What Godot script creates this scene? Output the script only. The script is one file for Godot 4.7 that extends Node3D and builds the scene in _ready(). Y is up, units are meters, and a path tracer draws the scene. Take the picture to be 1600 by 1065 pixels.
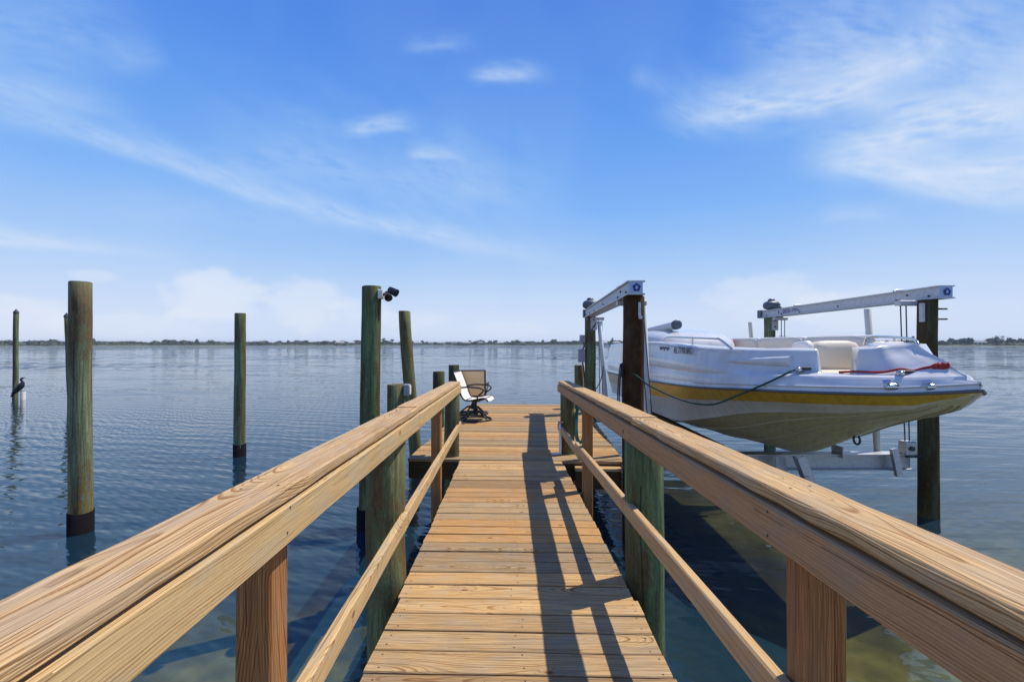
extends Node3D
# A wooden pier over a calm bay, mooring pilings, a boat on a lift. Water is y = 0, the pier runs towards -z.

const EYE := 2.15
var rng := RandomNumberGenerator.new()
var M := {}
var used := {}
var mesh_cache := {}

# ---------------------------------------------------------------- helpers
func at(x: float, y: float, d: float) -> Vector3:      # x to the side, y against the height of a standing eye, d along the pier
	return Vector3(x, EYE + y, -d)

func numbered(called: String) -> String:
	if not used.has(called):
		used[called] = 0
		return called
	used[called] += 1
	return "%s_%03d" % [called, used[called]]

func tag(o: Node3D, label: String, category: String, group := "", kind := "") -> Node3D:
	if label != "": o.set_meta("label", label)
	if category != "": o.set_meta("category", category)
	if group != "": o.set_meta("group", group)
	if kind != "": o.set_meta("kind", kind)
	return o

func thing(called: String, label: String, category: String, where := Vector3.ZERO, group := "") -> Node3D:
	var o := Node3D.new()
	o.name = numbered(called)
	add_child(o)
	o.position = where
	return tag(o, label, category, group)

func put(mesh: Mesh, called: String, mat: Material, parent: Node3D, xf := Transform3D.IDENTITY) -> MeshInstance3D:
	var o := MeshInstance3D.new()
	o.mesh = mesh
	o.name = numbered(called) if parent == self else called
	if mat != null: o.material_override = mat
	parent.add_child(o, true)
	o.transform = xf
	return o

func st_new() -> SurfaceTool:
	var st := SurfaceTool.new()
	st.begin(Mesh.PRIMITIVE_TRIANGLES)
	return st

# a sheet through rows of points; clockwise from outside when rows advance and points turn counter-clockwise seen from the end
func sheet(st: SurfaceTool, rows: Array, closed := false, flip := false, uvs := [], smooth := true) -> void:
	var n: int = rows[0].size()
	st.set_smooth_group(0 if smooth else -1)
	for i in rows.size() - 1:
		for j in (n if closed else n - 1):
			var k := (j + 1) % n
			var q := [[i, j], [i + 1, j], [i + 1, k], [i, k]]
			var order := [0, 1, 2, 0, 2, 3] if not flip else [0, 2, 1, 0, 3, 2]
			for c in order:
				var a: Array = q[c]
				if uvs.size() > 0:
					var jj: int = a[1]
					if closed and k == 0 and (c == 2 or c == 3): jj = n
					st.set_uv(uvs[a[0]][jj])
				else:
					st.set_uv(Vector2.ZERO)
				st.add_vertex(rows[a[0]][a[1]])

func fan(st: SurfaceTool, ring: Array, flip := false, uv := Vector2(0.3, 0.3)) -> void:
	st.set_smooth_group(-1)
	var c := Vector3.ZERO
	for p in ring: c += p
	c /= ring.size()
	for j in ring.size():
		var a: Vector3 = ring[j]
		var b: Vector3 = ring[(j + 1) % ring.size()]
		for p in ([c, b, a] if not flip else [c, a, b]):
			st.set_uv(uv + Vector2((p.x - c.x) + (p.z - c.z) * 0.3, (p.y - c.y) + (p.z - c.z)))
			st.add_vertex(p)

func done(st: SurfaceTool) -> ArrayMesh:
	st.generate_normals()
	return st.commit()

func curve_points(pts: Array, n: int) -> Array:          # Catmull-Rom through the points
	var out := []
	for i in n + 1:
		var t := float(i) / n * (pts.size() - 1)
		var k := mini(int(t), pts.size() - 2)
		var f := t - k
		var p0: Vector3 = pts[maxi(k - 1, 0)]
		var p1: Vector3 = pts[k]
		var p2: Vector3 = pts[k + 1]
		var p3: Vector3 = pts[mini(k + 2, pts.size() - 1)]
		out.append(p1.cubic_interpolate(p2, p0, p3, f))
	return out

func tube(st: SurfaceTool, pts: Array, radii, sides := 8, caps := true, squash := 1.0) -> void:
	var rows := []
	var prev := Vector3.ZERO
	for i in pts.size():
		var dir: Vector3 = (pts[mini(i + 1, pts.size() - 1)] - pts[maxi(i - 1, 0)]).normalized()
		var side := prev
		if i == 0:
			side = dir.cross(Vector3.UP)
			if side.length() < 0.05: side = dir.cross(Vector3.RIGHT)
		side = (side - dir * side.dot(dir)).normalized()
		prev = side
		var up := side.cross(dir)
		var r: float = radii if radii is float else radii[i]
		var row := []
		for j in sides:
			var a := TAU * j / sides
			row.append(pts[i] + side * cos(a) * r + up * sin(a) * r * squash)
		rows.append(row)
	sheet(st, rows, true)
	if caps:
		fan(st, rows[0], true)
		fan(st, rows[-1], false)

func box(st: SurfaceTool, lo: Vector3, hi: Vector3, ch := 0.0) -> void:
	hull_box(st, Transform3D(Basis.IDENTITY, (lo + hi) / 2), (hi - lo), ch)

func hull_box(st: SurfaceTool, xf: Transform3D, size: Vector3, ch := 0.0) -> void:   # a box with chamfered long edges (along x)
	var h := size / 2
	var c := minf(ch, minf(h.y, h.z) * 0.9)
	var prof := [Vector2(h.y, h.z - c), Vector2(h.y - c, h.z), Vector2(-h.y + c, h.z), Vector2(-h.y, h.z - c), Vector2(-h.y, -h.z + c), Vector2(-h.y + c, -h.z), Vector2(h.y - c, -h.z), Vector2(h.y, -h.z + c)]
	if c <= 0.0: prof = [Vector2(h.y, h.z), Vector2(-h.y, h.z), Vector2(-h.y, -h.z), Vector2(h.y, -h.z)]
	var rows := []
	for x in [-h.x, h.x]:
		var row := []
		for p in prof: row.append(xf * Vector3(x, p.x, p.y))
		rows.append(row)
	sheet(st, rows, true, true, [], false)
	fan(st, rows[0], false)
	fan(st, rows[1], true)

func bar(st: SurfaceTool, a: Vector3, b: Vector3, w: float, t: float, up := Vector3.UP, ch := 0.0) -> void:
	hull_box(st, along(a, b, up), Vector3((b - a).length(), t, w), ch)

func along(a: Vector3, b: Vector3, up := Vector3.UP) -> Transform3D:      # x from a to b, y nearest to up, origin half way
	var x := (b - a).normalized()
	var z := x.cross(up).normalized()
	return Transform3D(Basis(x, z.cross(x), z), (a + b) / 2)

func rounded(st: SurfaceTool, xf: Transform3D, size: Vector3, power := 4.0, seg := 14) -> void:   # a superellipsoid
	var rows := []
	for i in seg + 1:
		var la := PI * (float(i) / seg - 0.5)
		var row := []
		for j in seg * 2:
			var lo := TAU * j / (seg * 2)
			var v := Vector3(cos(la) * cos(lo), sin(la), cos(la) * sin(lo))
			var k := pow(pow(absf(v.x), power) + pow(absf(v.y), power) + pow(absf(v.z), power), -1.0 / power)
			row.append(xf * (v * k * size * 0.5))
		rows.append(row)
	sheet(st, rows, true, true)

func mat(color: Color, rough := 0.6, metal := 0.0) -> StandardMaterial3D:     # color in linear values
	var m := StandardMaterial3D.new()
	m.albedo_color = color.linear_to_srgb()
	m.roughness = rough
	m.metallic = metal
	return m

# ---------------------------------------------------------------- textures
func noise_bytes(w: int, h: int, freq: float, oct: int, sd: int) -> PackedByteArray:
	var n := FastNoiseLite.new()
	n.seed = sd
	n.noise_type = FastNoiseLite.TYPE_SIMPLEX
	n.frequency = freq
	n.fractal_octaves = oct
	var im := n.get_image(w, h, false, false, false)
	return im.get_data()

func seamless_bytes(w: int, h: int, freq: float, oct: int, sd: int) -> PackedByteArray:
	var n := FastNoiseLite.new()
	n.seed = sd
	n.noise_type = FastNoiseLite.TYPE_SIMPLEX
	n.frequency = freq
	n.fractal_octaves = oct
	return n.get_seamless_image(w, h, false, false, 0.15, false).get_data()

# a sawn pine board 2.56 m long and 0.32 m across: growth rings cut flat, knots, fibre, weathered patches, long checks
func wood_texture(sd: int, knots: int, flat: float, bite := 1.0) -> Array:
	var w := 2048
	var h := 256
	var r := RandomNumberGenerator.new()
	r.seed = sd
	var warp := seamless_bytes(256, 64, 0.018, 3, sd)          # slow waviness
	var fib_a := noise_bytes(256, 256, 0.30, 2, sd + 1)     # stretched along the grain below
	var blot := seamless_bytes(256, 64, 0.03, 4, sd + 2)
	var kn := []
	for i in knots:
		kn.append([r.randf_range(0.05, 2.5), r.randf_range(0.02, 0.30), r.randf_range(0.006, 0.013)])
	var checks := []
	for i in 16:
		checks.append([r.randf_range(0.0, 2.3), r.randf_range(0.1, 0.6), r.randf_range(0.01, 0.31), r.randf_range(-0.02, 0.02)])
	var bolds := PackedFloat32Array()
	for i in 64: bolds.append(r.randf())
	var zc := PackedFloat32Array()
	var yc := PackedFloat32Array()
	var p1 := r.randf() * TAU
	var p2 := r.randf() * TAU
	for i in w:
		var x := i / 800.0
		zc.append(flat + 0.045 * sin(x * TAU / 2.56 + p1) + 0.010 * sin(x * TAU * 3.0 / 2.56 + p2))
		yc.append(0.16 + 0.010 * sin(x * TAU / 2.56 + p2))
	var col := PackedByteArray()
	col.resize(w * h * 3)
	var hgt := PackedByteArray()
	hgt.resize(w * h)
	var early := Vector3(0.765, 0.675, 0.535)
	var late := Vector3(0.50, 0.355, 0.215)
	var grey := Vector3(0.70, 0.645, 0.57)
	for j in h:
		var y := j / 800.0
		for i in w:
			var x := i / 800.0
			var wa := (warp[(j >> 2) * 256 + (i >> 3)] - 128) / 128.0
			var dy: float = y - yc[i]
			var rad := sqrt(dy * dy + zc[i] * zc[i]) + wa * 0.006
			var dark := 0.0
			var kz := 0.0
			for k in kn:
				var ex: float = (x - k[0]) * 0.55
				var ey: float = y - k[1]
				if absf(ex) < 0.08 and absf(ey) < 0.08:
					var q: float = (ex * ex + ey * ey) / (k[2] * k[2])
					rad += 0.030 * exp(-q * 0.22)
					if q < 2.2: kz = maxf(kz, smoothstep(2.2, 0.8, q))
			var ph := rad / 0.0068
			var ring := int(ph)
			var t := ph - ring
			var bold: float = bolds[ring & 63]
			var c := smoothstep(0.86 - bold * 0.6, 0.88, t) * (1.0 - smoothstep(0.90, 1.0, t)) * (0.35 + bold * 0.75)
			var ja := j * 256
			var jb := ((j * 3 + 77) & 255) * 256 + 32
			var jc := ((j * 37 + 11) & 255) * 256 + 100
			var f := (lerpf(fib_a[ja + (i >> 7)], fib_a[ja + (((i >> 7) + 1) & 15)], (i & 127) / 128.0) - 128) / 128.0
			var f2 := (lerpf(fib_a[jb + (i >> 5)], fib_a[jb + (((i >> 5) + 1) & 63)], (i & 31) / 32.0) - 128) / 128.0
			var f3 := (lerpf(fib_a[jc + (i >> 6)], fib_a[jc + (((i >> 6) + 1) & 31)], (i & 63) / 64.0) - 128) / 128.0
			var b := blot[(j >> 2) * 256 + (i >> 3)] / 255.0
			for k in checks:
				if x > k[0] and x < k[0] + k[1]:
					var cy: float = absf(y - k[2] - k[3] * (x - k[0]) - wa * 0.004)
					if cy < 0.0014: dark = maxf(dark, 1.0 - cy / 0.0014)
			var v := early.lerp(late, c * 0.80)
			v = v.lerp(grey, smoothstep(0.45, 0.72, b) * 0.62)
			v *= 1.0 + (f * 0.17 + f2 * 0.12 + f3 * 0.15) * bite
			v = v.lerp(Vector3(0.45, 0.30, 0.18), kz * 0.6)
			v = v.lerp(Vector3(0.20, 0.13, 0.08), dark * 0.75)
			var o := (j * w + i) * 3
			col[o] = clampi(int(v.x * 255), 0, 255)
			col[o + 1] = clampi(int(v.y * 255), 0, 255)
			col[o + 2] = clampi(int(v.z * 255), 0, 255)
			hgt[j * w + i] = clampi(int((0.45 + c * 0.28 + f * 0.10 + f2 * 0.08 + f3 * 0.10 - dark * 0.4) * 255), 0, 255)
	var a := Image.create_from_data(w, h, false, Image.FORMAT_RGB8, col)
	var e := Image.create_from_data(w, h, false, Image.FORMAT_L8, hgt)
	a.generate_mipmaps()
	e.generate_mipmaps()
	return [ImageTexture.create_from_image(a), ImageTexture.create_from_image(e)]

func wood_mat(tex: Array, tint: Color, relief := 0.16, rough := 0.82) -> StandardMaterial3D:
	var m := StandardMaterial3D.new()
	m.albedo_texture = tex[0]
	m.albedo_color = tint
	m.roughness = rough
	m.metallic_specular = 0.3
	m.heightmap_enabled = true
	m.heightmap_texture = tex[1]
	m.heightmap_scale = relief
	return m

# the skin of a round treated pole: green and brown stain in long streaks, knots, rust-coloured growth in a ragged belt at its foot (v = 1)
func pole_texture(sd: int, brown: float, foot: float) -> Array:
	var w := 256
	var h := 1024
	var big := noise_bytes(w, h, 0.011, 4, sd)
	var streak := noise_bytes(w, 64, 0.09, 3, sd + 1)
	var fine := noise_bytes(w, 256, 0.25, 2, sd + 2)
	var mott := noise_bytes(w, h, 0.03, 4, sd + 3)
	var r := RandomNumberGenerator.new()
	r.seed = sd
	var kn := []
	var cracks := []
	for i in 12: cracks.append([r.randf_range(4, 250), r.randi_range(0, 900), r.randi_range(80, 420), r.randf_range(0.8, 1.9)])
	for i in 5: kn.append([r.randi_range(10, 245), r.randi_range(30, 950), r.randf_range(5, 10)])
	var col := PackedByteArray()
	col.resize(w * h * 3)
	var hgt := PackedByteArray()
	hgt.resize(w * h)
	for j in h:
		for i in w:
			# fade over to the texture's other edge so that the seam does not show
			var k := clampf((i - 208) / 48.0, 0.0, 1.0)
			var bg := lerpf(big[(j >> 2) * w + i], 0.0, 0.0) / 255.0
			if k > 0.0: bg = lerpf(bg, big[(j >> 2) * w] / 255.0, k)
			var sr := streak[(j >> 4) * w + i] / 255.0
			var fi := fine[(j >> 2) * w + i] / 255.0
			var mo := mott[j * w + i] / 255.0
			var green := Vector3(0.34, 0.37, 0.29).lerp(Vector3(0.52, 0.54, 0.425), sr)
			var bro := Vector3(0.30, 0.245, 0.19).lerp(Vector3(0.45, 0.355, 0.255), mo)
			var s := smoothstep(0.42, 0.62, bg * 0.55 + sr * 0.30 + mo * 0.15 + brown)
			var v := green.lerp(bro, s)
			var ft := smoothstep(0.50, 0.62, (float(j) / h - foot) * 1.6 + mo * 0.55 + sr * 0.35 - 0.15)
			v = v.lerp(Vector3(0.54, 0.385, 0.20).lerp(Vector3(0.40, 0.39, 0.22), mo), ft * 0.7)
			v *= 0.80 + fi * 0.24 + sr * 0.16
			var dk := 0.0
			for q in kn:
				var e: float = (pow(i - q[0], 2) + pow((j - q[1]) * 0.8, 2)) / (q[2] * q[2])
				if e < 3.0: dk = maxf(dk, smoothstep(3.0, 0.6, e))
			v = v.lerp(Vector3(0.24, 0.19, 0.13), dk * 0.35)
			var ck := 0.0
			for q in cracks:
				if j > q[1] and j < q[1] + q[2]:
					var off: float = absf(i - q[0] - 2.5 * sin(j * 0.02 + q[0]))
					if off < q[3]: ck = 1.0 - off / q[3]
			v = v.lerp(Vector3(0.13, 0.11, 0.08), ck * 0.8)
			var o := (j * w + i) * 3
			col[o] = clampi(int(v.x * 255), 0, 255)
			col[o + 1] = clampi(int(v.y * 255), 0, 255)
			col[o + 2] = clampi(int(v.z * 255), 0, 255)
			hgt[j * w + i] = clampi(int((0.3 + sr * 0.3 + fi * 0.25 + mo * 0.2 - dk * 0.2 - ck * 0.3) * 255), 0, 255)
	var a := Image.create_from_data(w, h, false, Image.FORMAT_RGB8, col)
	var b := Image.create_from_data(w, h, false, Image.FORMAT_L8, hgt)
	return [ImageTexture.create_from_image(a), ImageTexture.create_from_image(b)]

# small wind ripples, 2.6 m square and seamless: a sum of many short waves
func ripple_texture() -> ImageTexture:
	var n := 512
	var r := RandomNumberGenerator.new()
	r.seed = 77
	var acc := PackedFloat32Array()
	acc.resize(n * n)
	for w in 34:
		var len := lerpf(4.0, 34.0, pow(float(w) / 33, 1.5))
		var dir := PI / 2 + 0.16 + r.randfn(0.0, 0.33)
		var kx := roundi(cos(dir) * len)
		var ky := roundi(sin(dir) * len)
		var k := sqrt(float(kx * kx + ky * ky)) + 0.01
		var amp := 1.0 / pow(k, 1.1)
		var ph := r.randf() * TAU
		var cx := PackedFloat32Array()
		var sx := PackedFloat32Array()
		for i in n:
			cx.append(cos(TAU * kx * i / n + ph))
			sx.append(sin(TAU * kx * i / n + ph))
		for j in n:
			var cy := cos(TAU * ky * j / n) * amp
			var sy := sin(TAU * ky * j / n) * amp
			var o := j * n
			for i in n:
				acc[o + i] += sx[i] * cy + cx[i] * sy
	var most := 0.0
	for v in acc: most = maxf(most, absf(v))
	var im := Image.create(n, n, false, Image.FORMAT_RGBA8)
	# slopes from differences, kept small; written as a normal map
	for j in n:
		for i in n:
			var gx := (acc[j * n + (i + 1) % n] - acc[j * n + (i + n - 1) % n]) / most
			var gy := (acc[((j + 1) % n) * n + i] - acc[((j + n - 1) % n) * n + i]) / most
			var v := Vector3(-gx * 2.2, -gy * 2.2, 1.0).normalized()
			im.set_pixel(i, j, Color(v.x * 0.5 + 0.5, v.y * 0.5 + 0.5, v.z * 0.5 + 0.5))
	return ImageTexture.create_from_image(im)

# ---------------------------------------------------------------- sky: blue air, thin ice cloud in long streaks, low white heaps; directions in degrees (round, up)
const STREAKS := [
	[[Vector2(-62, 19.2), Vector2(-49.4, 18.9), Vector2(-44.2, 18.6), Vector2(-37.4, 17.6), Vector2(-27.8, 15.6), Vector2(-15.5, 14.0), Vector2(-1.6, 11.5), Vector2(11.8, 9.0)], 1.9, 0.42],
	[[Vector2(-60, 19.6), Vector2(-49.1, 20.6), Vector2(-43.4, 21.1), Vector2(-37.9, 21.5)], 1.59, 0.3],
	[[Vector2(-62, 8.3), Vector2(-49.4, 8.6), Vector2(-42.9, 8.7), Vector2(-34.2, 8.8)], 1.03, 0.5],
	[[Vector2(-20.6, 23.2), Vector2(-15.5, 24.6), Vector2(-9.8, 24.9)], 1.35, 0.55],
	[[Vector2(-13.3, 21.7), Vector2(-9.8, 22.0), Vector2(-5.2, 21.9)], 1.03, 0.45],
	[[Vector2(-5.9, 29.9), Vector2(0.0, 30.4), Vector2(6.3, 29.8)], 1.11, 0.55],
	[[Vector2(-14.0, 31.7), Vector2(-8.7, 32.7), Vector2(-3.2, 33.2)], 0.95, 0.3],
	[[Vector2(16.6, 27.6), Vector2(22.6, 24.5), Vector2(29.1, 24.0), Vector2(35.3, 24.0), Vector2(40.7, 24.7), Vector2(42.7, 26.4), Vector2(41.2, 30.2)], 3.4, 0.68],
	[[Vector2(30.8, 19.2), Vector2(37.4, 19.0), Vector2(44.2, 19.3), Vector2(49.4, 18.8), Vector2(60, 17.5)], 4.6, 0.72],
	[[Vector2(32.0, 18.7), Vector2(39.8, 16.0), Vector2(49.4, 14.2), Vector2(60, 13.8)], 2.1, 0.65],
	[[Vector2(37.9, 16.8), Vector2(43.8, 13.4), Vector2(49.4, 12.5), Vector2(60, 12.8)], 2.1, 0.6],
	[[Vector2(33.1, 12.8), Vector2(37.4, 12.5), Vector2(41.2, 11.8)], 1.11, 0.25],
	[[Vector2(-60, 22.6), Vector2(-49.7, 24.0), Vector2(-43.4, 26.2), Vector2(-36.9, 27.2)], 5.2, 0.26],
	[[Vector2(-42.1, 24.7), Vector2(-39.8, 25.1), Vector2(-36.4, 26.7)], 1.59, 0.2],
	[[Vector2(-37.4, 18.7), Vector2(-24.0, 19.4), Vector2(-7.9, 18.8), Vector2(7.9, 15.2)], 5.57, 0.28],
	[[Vector2(22.6, 30.9), Vector2(37.4, 27.8), Vector2(49.4, 22.0), Vector2(64, 19)], 8.75, 0.42],
	[[Vector2(14.0, 29.9), Vector2(17.0, 28.4), Vector2(19.9, 26.8)], 1.43, 0.2],
	[[Vector2(-48.0, 12.4), Vector2(-34.8, 13.3), Vector2(-15.5, 13.3)], 3.18, 0.12],
]
const HEAPS := [[-33.0, 5.6, 5.0, 2.3, 0.75], [-24.0, 5.3, 4.6, 2.4, 0.6], [-46.9, 2.3, 4.0, 1.9, 0.6], [-39.8, 1.8, 6.4, 1.4, 0.4], [29.1, 5.6, 7.0, 2.2, 0.5], [36.9, 4.0, 6.6, 1.8, 0.4], [-12.5, 2.9, 4.8, 1.1, 0.3], [0.0, 1.9, 4.8, 1.0, 0.25], [-18.4, 4.2, 4.0, 1.4, 0.4], [-42.5, 6.4, 1.8, 0.5, 0.4]]

func make_sky() -> ImageTexture:
	var w := 2048
	var h := 1024
	var up := 512
	var per := w / 360.0
	var acc := PackedFloat32Array()
	acc.resize(w * up)
	var n := FastNoiseLite.new()
	n.seed = 5
	n.noise_type = FastNoiseLite.TYPE_SIMPLEX_SMOOTH
	n.fractal_octaves = 4
	n.frequency = 1.0
	var r := RandomNumberGenerator.new()
	r.seed = 91
	var streaks := STREAKS.duplicate()
	for i in 62:                                     # the same kind of sky all round and overhead
		var a := r.randf_range(54.0, 306.0)
		var e := r.randf_range(7.0, 62.0)
		if i > 44:
			a = r.randf_range(-54.0, 54.0)
			e = r.randf_range(42.0, 66.0)
		var l := r.randf_range(4.0, 18.0)
		var s := r.randf_range(-0.25, 0.1)
		streaks.append([[Vector2(a - l, e - s * l), Vector2(a, e + r.randf_range(-1, 1)), Vector2(a + l, e + s * l)], r.randf_range(1.2, 5.5), r.randf_range(0.15, 0.5)])
	for k in streaks.size():
		var pts := []
		for p in streaks[k][0]: pts.append(Vector3(p.x, p.y, 0))
		pts = curve_points(pts, (pts.size() - 1) * 5)
		var wide: float = streaks[k][1]
		var op: float = streaks[k][2]
		var lo := Vector2(999, 999)
		var hi := Vector2(-999, -999)
		var total := 0.0
		for i in pts.size():
			lo = lo.min(Vector2(pts[i].x, pts[i].y))
			hi = hi.max(Vector2(pts[i].x, pts[i].y))
			if i > 0: total += pts[i].distance_to(pts[i - 1])
		lo -= Vector2.ONE * wide * 2.4
		hi += Vector2.ONE * wide * 2.4
		for row in range(maxi(0, int((90 - hi.y) * per)), mini(up, int((90 - lo.y) * per) + 1)):
			var el := 90.0 - (row + 0.5) / per
			for cx in range(int(lo.x * per), int(hi.x * per) + 1):
				var az := (cx + 0.5) / per
				var best := 1e9
				var bs := 0.0
				var run := 0.0
				var side := 1.0
				for i in pts.size() - 1:
					var a: Vector3 = pts[i]
					var b: Vector3 = pts[i + 1]
					var ab := Vector2(b.x - a.x, b.y - a.y)
					var ap := Vector2(az - a.x, el - a.y)
					var t := clampf(ap.dot(ab) / ab.length_squared(), 0.0, 1.0)
					var off := ap - ab * t
					var d := off.length_squared()
					if d < best:
						best = d
						bs = run + t * ab.length()
						side = 1.0 if off.y > 0 else -1.0
					run += ab.length()
				var dist := sqrt(best)
				if dist > wide * 2.4: continue
				var q := dist / (wide * (1.15 if side > 0 else 0.62))
				var n1 := n.get_noise_2d(bs * 0.10 + k * 17.0 + side * dist * 0.12, side * dist * 0.42 / sqrt(wide) + k * 3.1)
				var n2 := n.get_noise_2d(bs * 0.35 + k * 7.0 + side * dist * 0.4, side * dist * 1.5 / sqrt(wide) - k * 5.0)
				var n3 := n.get_noise_2d(bs * 0.22 - k * 11.0, side * dist * 2.6 + bs * 0.25)       # fine fibres along the streak
				q += n1 * 0.7 + n2 * (0.22 if wide > 1.5 else 0.5) + n3 * 0.25
				var ends := smoothstep(0.0, 0.35, bs / total + 0.05) * smoothstep(0.0, 0.35 if wide > 1.5 else 0.6, 1.02 - bs / total)
				var v := op * exp(-maxf(q, 0.0) * maxf(q, 0.0) * 1.5) * ends * clampf(0.85 + n2 * 0.35 + n1 * 0.35 + n3 * 0.45, 0.0, 1.3)
				var o := row * w + posmod(cx, w)
				acc[o] = 1.0 - (1.0 - acc[o]) * (1.0 - clampf(v, 0.0, 0.9))
	var heaps := HEAPS.duplicate()
	for i in 40: heaps.append([r.randf_range(54, 306), r.randf_range(1.5, 5.8), r.randf_range(3, 8), r.randf_range(0.9, 2.4), r.randf_range(0.25, 0.65)])
	for c in heaps:
		for row in range(maxi(0, int((90 - c[1] - c[3] * 2.0) * per)), up):
			var el := 90.0 - (row + 0.5) / per
			for cx in range(int((c[0] - c[2] * 1.5) * per), int((c[0] + c[2] * 1.5) * per) + 1):
				var az := (cx + 0.5) / per
				var nz := n.get_noise_2d(az * 0.16 + 40.0, el * 0.34) * 0.7 + n.get_noise_2d(az * 0.55, el * 0.9) * 0.25
				var ex: float = (az - c[0]) / c[2]
				var ey: float = (el - c[1]) / c[3]
				if ey < 0: ey *= 0.55
				var v: float = c[4] * 0.68 * smoothstep(1.15, 0.25, ex * ex + ey * ey + nz * 0.9) * smoothstep(-3.0, 0.2, ey)
				var o := row * w + posmod(cx, w)
				acc[o] = 1.0 - (1.0 - acc[o]) * (1.0 - clampf(v, 0.0, 0.9))
	# air: colour by height above the horizon
	var el_at := [0.0, 3.0, 6.0, 10.0, 16.0, 23.0, 31.0, 42.0, 60.0, 90.0]
	var tone := [Vector3(214, 227, 249), Vector3(208, 224, 249), Vector3(192, 216, 249), Vector3(166, 202, 248), Vector3(130, 181, 247), Vector3(108, 164, 241), Vector3(88, 144, 233), Vector3(70, 124, 218), Vector3(54, 100, 196), Vector3(44, 84, 176)]
	var veil := noise_bytes(w / 2, up / 2, 0.006, 3, 33)
	var data := PackedByteArray()
	data.resize(w * h * 3)
	for row in up:
		var el := 90.0 - (row + 0.5) / per
		var k := 0
		while k < 8 and el > el_at[k + 1]: k += 1
		var base: Vector3 = tone[k].lerp(tone[k + 1], clampf((el - el_at[k]) / (el_at[k + 1] - el_at[k]), 0, 1))
		var white := Vector3(232, 238, 250) if el > 9 else Vector3(240, 243, 251)
		for cx in w:
			var mir := absi(cx - w / 2)                     # mirrored so that the veil has no seam
			var hz := (veil[(row >> 1) * (w / 2) + mini(mir, w / 2 - 1)] - 110) / 255.0
			var c := base.lerp(white, clampf(acc[row * w + cx] + clampf(hz, 0.0, 0.3) * 0.22, 0.0, 1.0))
			var o := (row * w + cx) * 3
			data[o] = int(c.x)
			data[o + 1] = int(c.y)
			data[o + 2] = int(c.z)
	for row in range(up, h):
		for cx in w:
			var o := (row * w + cx) * 3
			data[o] = 70
			data[o + 1] = 92
			data[o + 2] = 125
	return ImageTexture.create_from_image(Image.create_from_data(w, h, false, Image.FORMAT_RGB8, data))

# ---------------------------------------------------------------- water
func wave_set() -> Array:
	var r := RandomNumberGenerator.new()
	r.seed = 12
	var out := []
	for i in 17:
		var len := 0.22 * pow(1.225, i) * r.randf_range(0.92, 1.08)
		var dir := PI / 2 + 0.2 + r.randfn(0.0, 0.60 if len < 1.2 else 0.32)
		var slope := 0.0064 if len < 2.5 else 0.0042
		out.append([cos(dir) * TAU / len, sin(dir) * TAU / len, slope * len / TAU, r.randf() * TAU, len])
	return out

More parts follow.
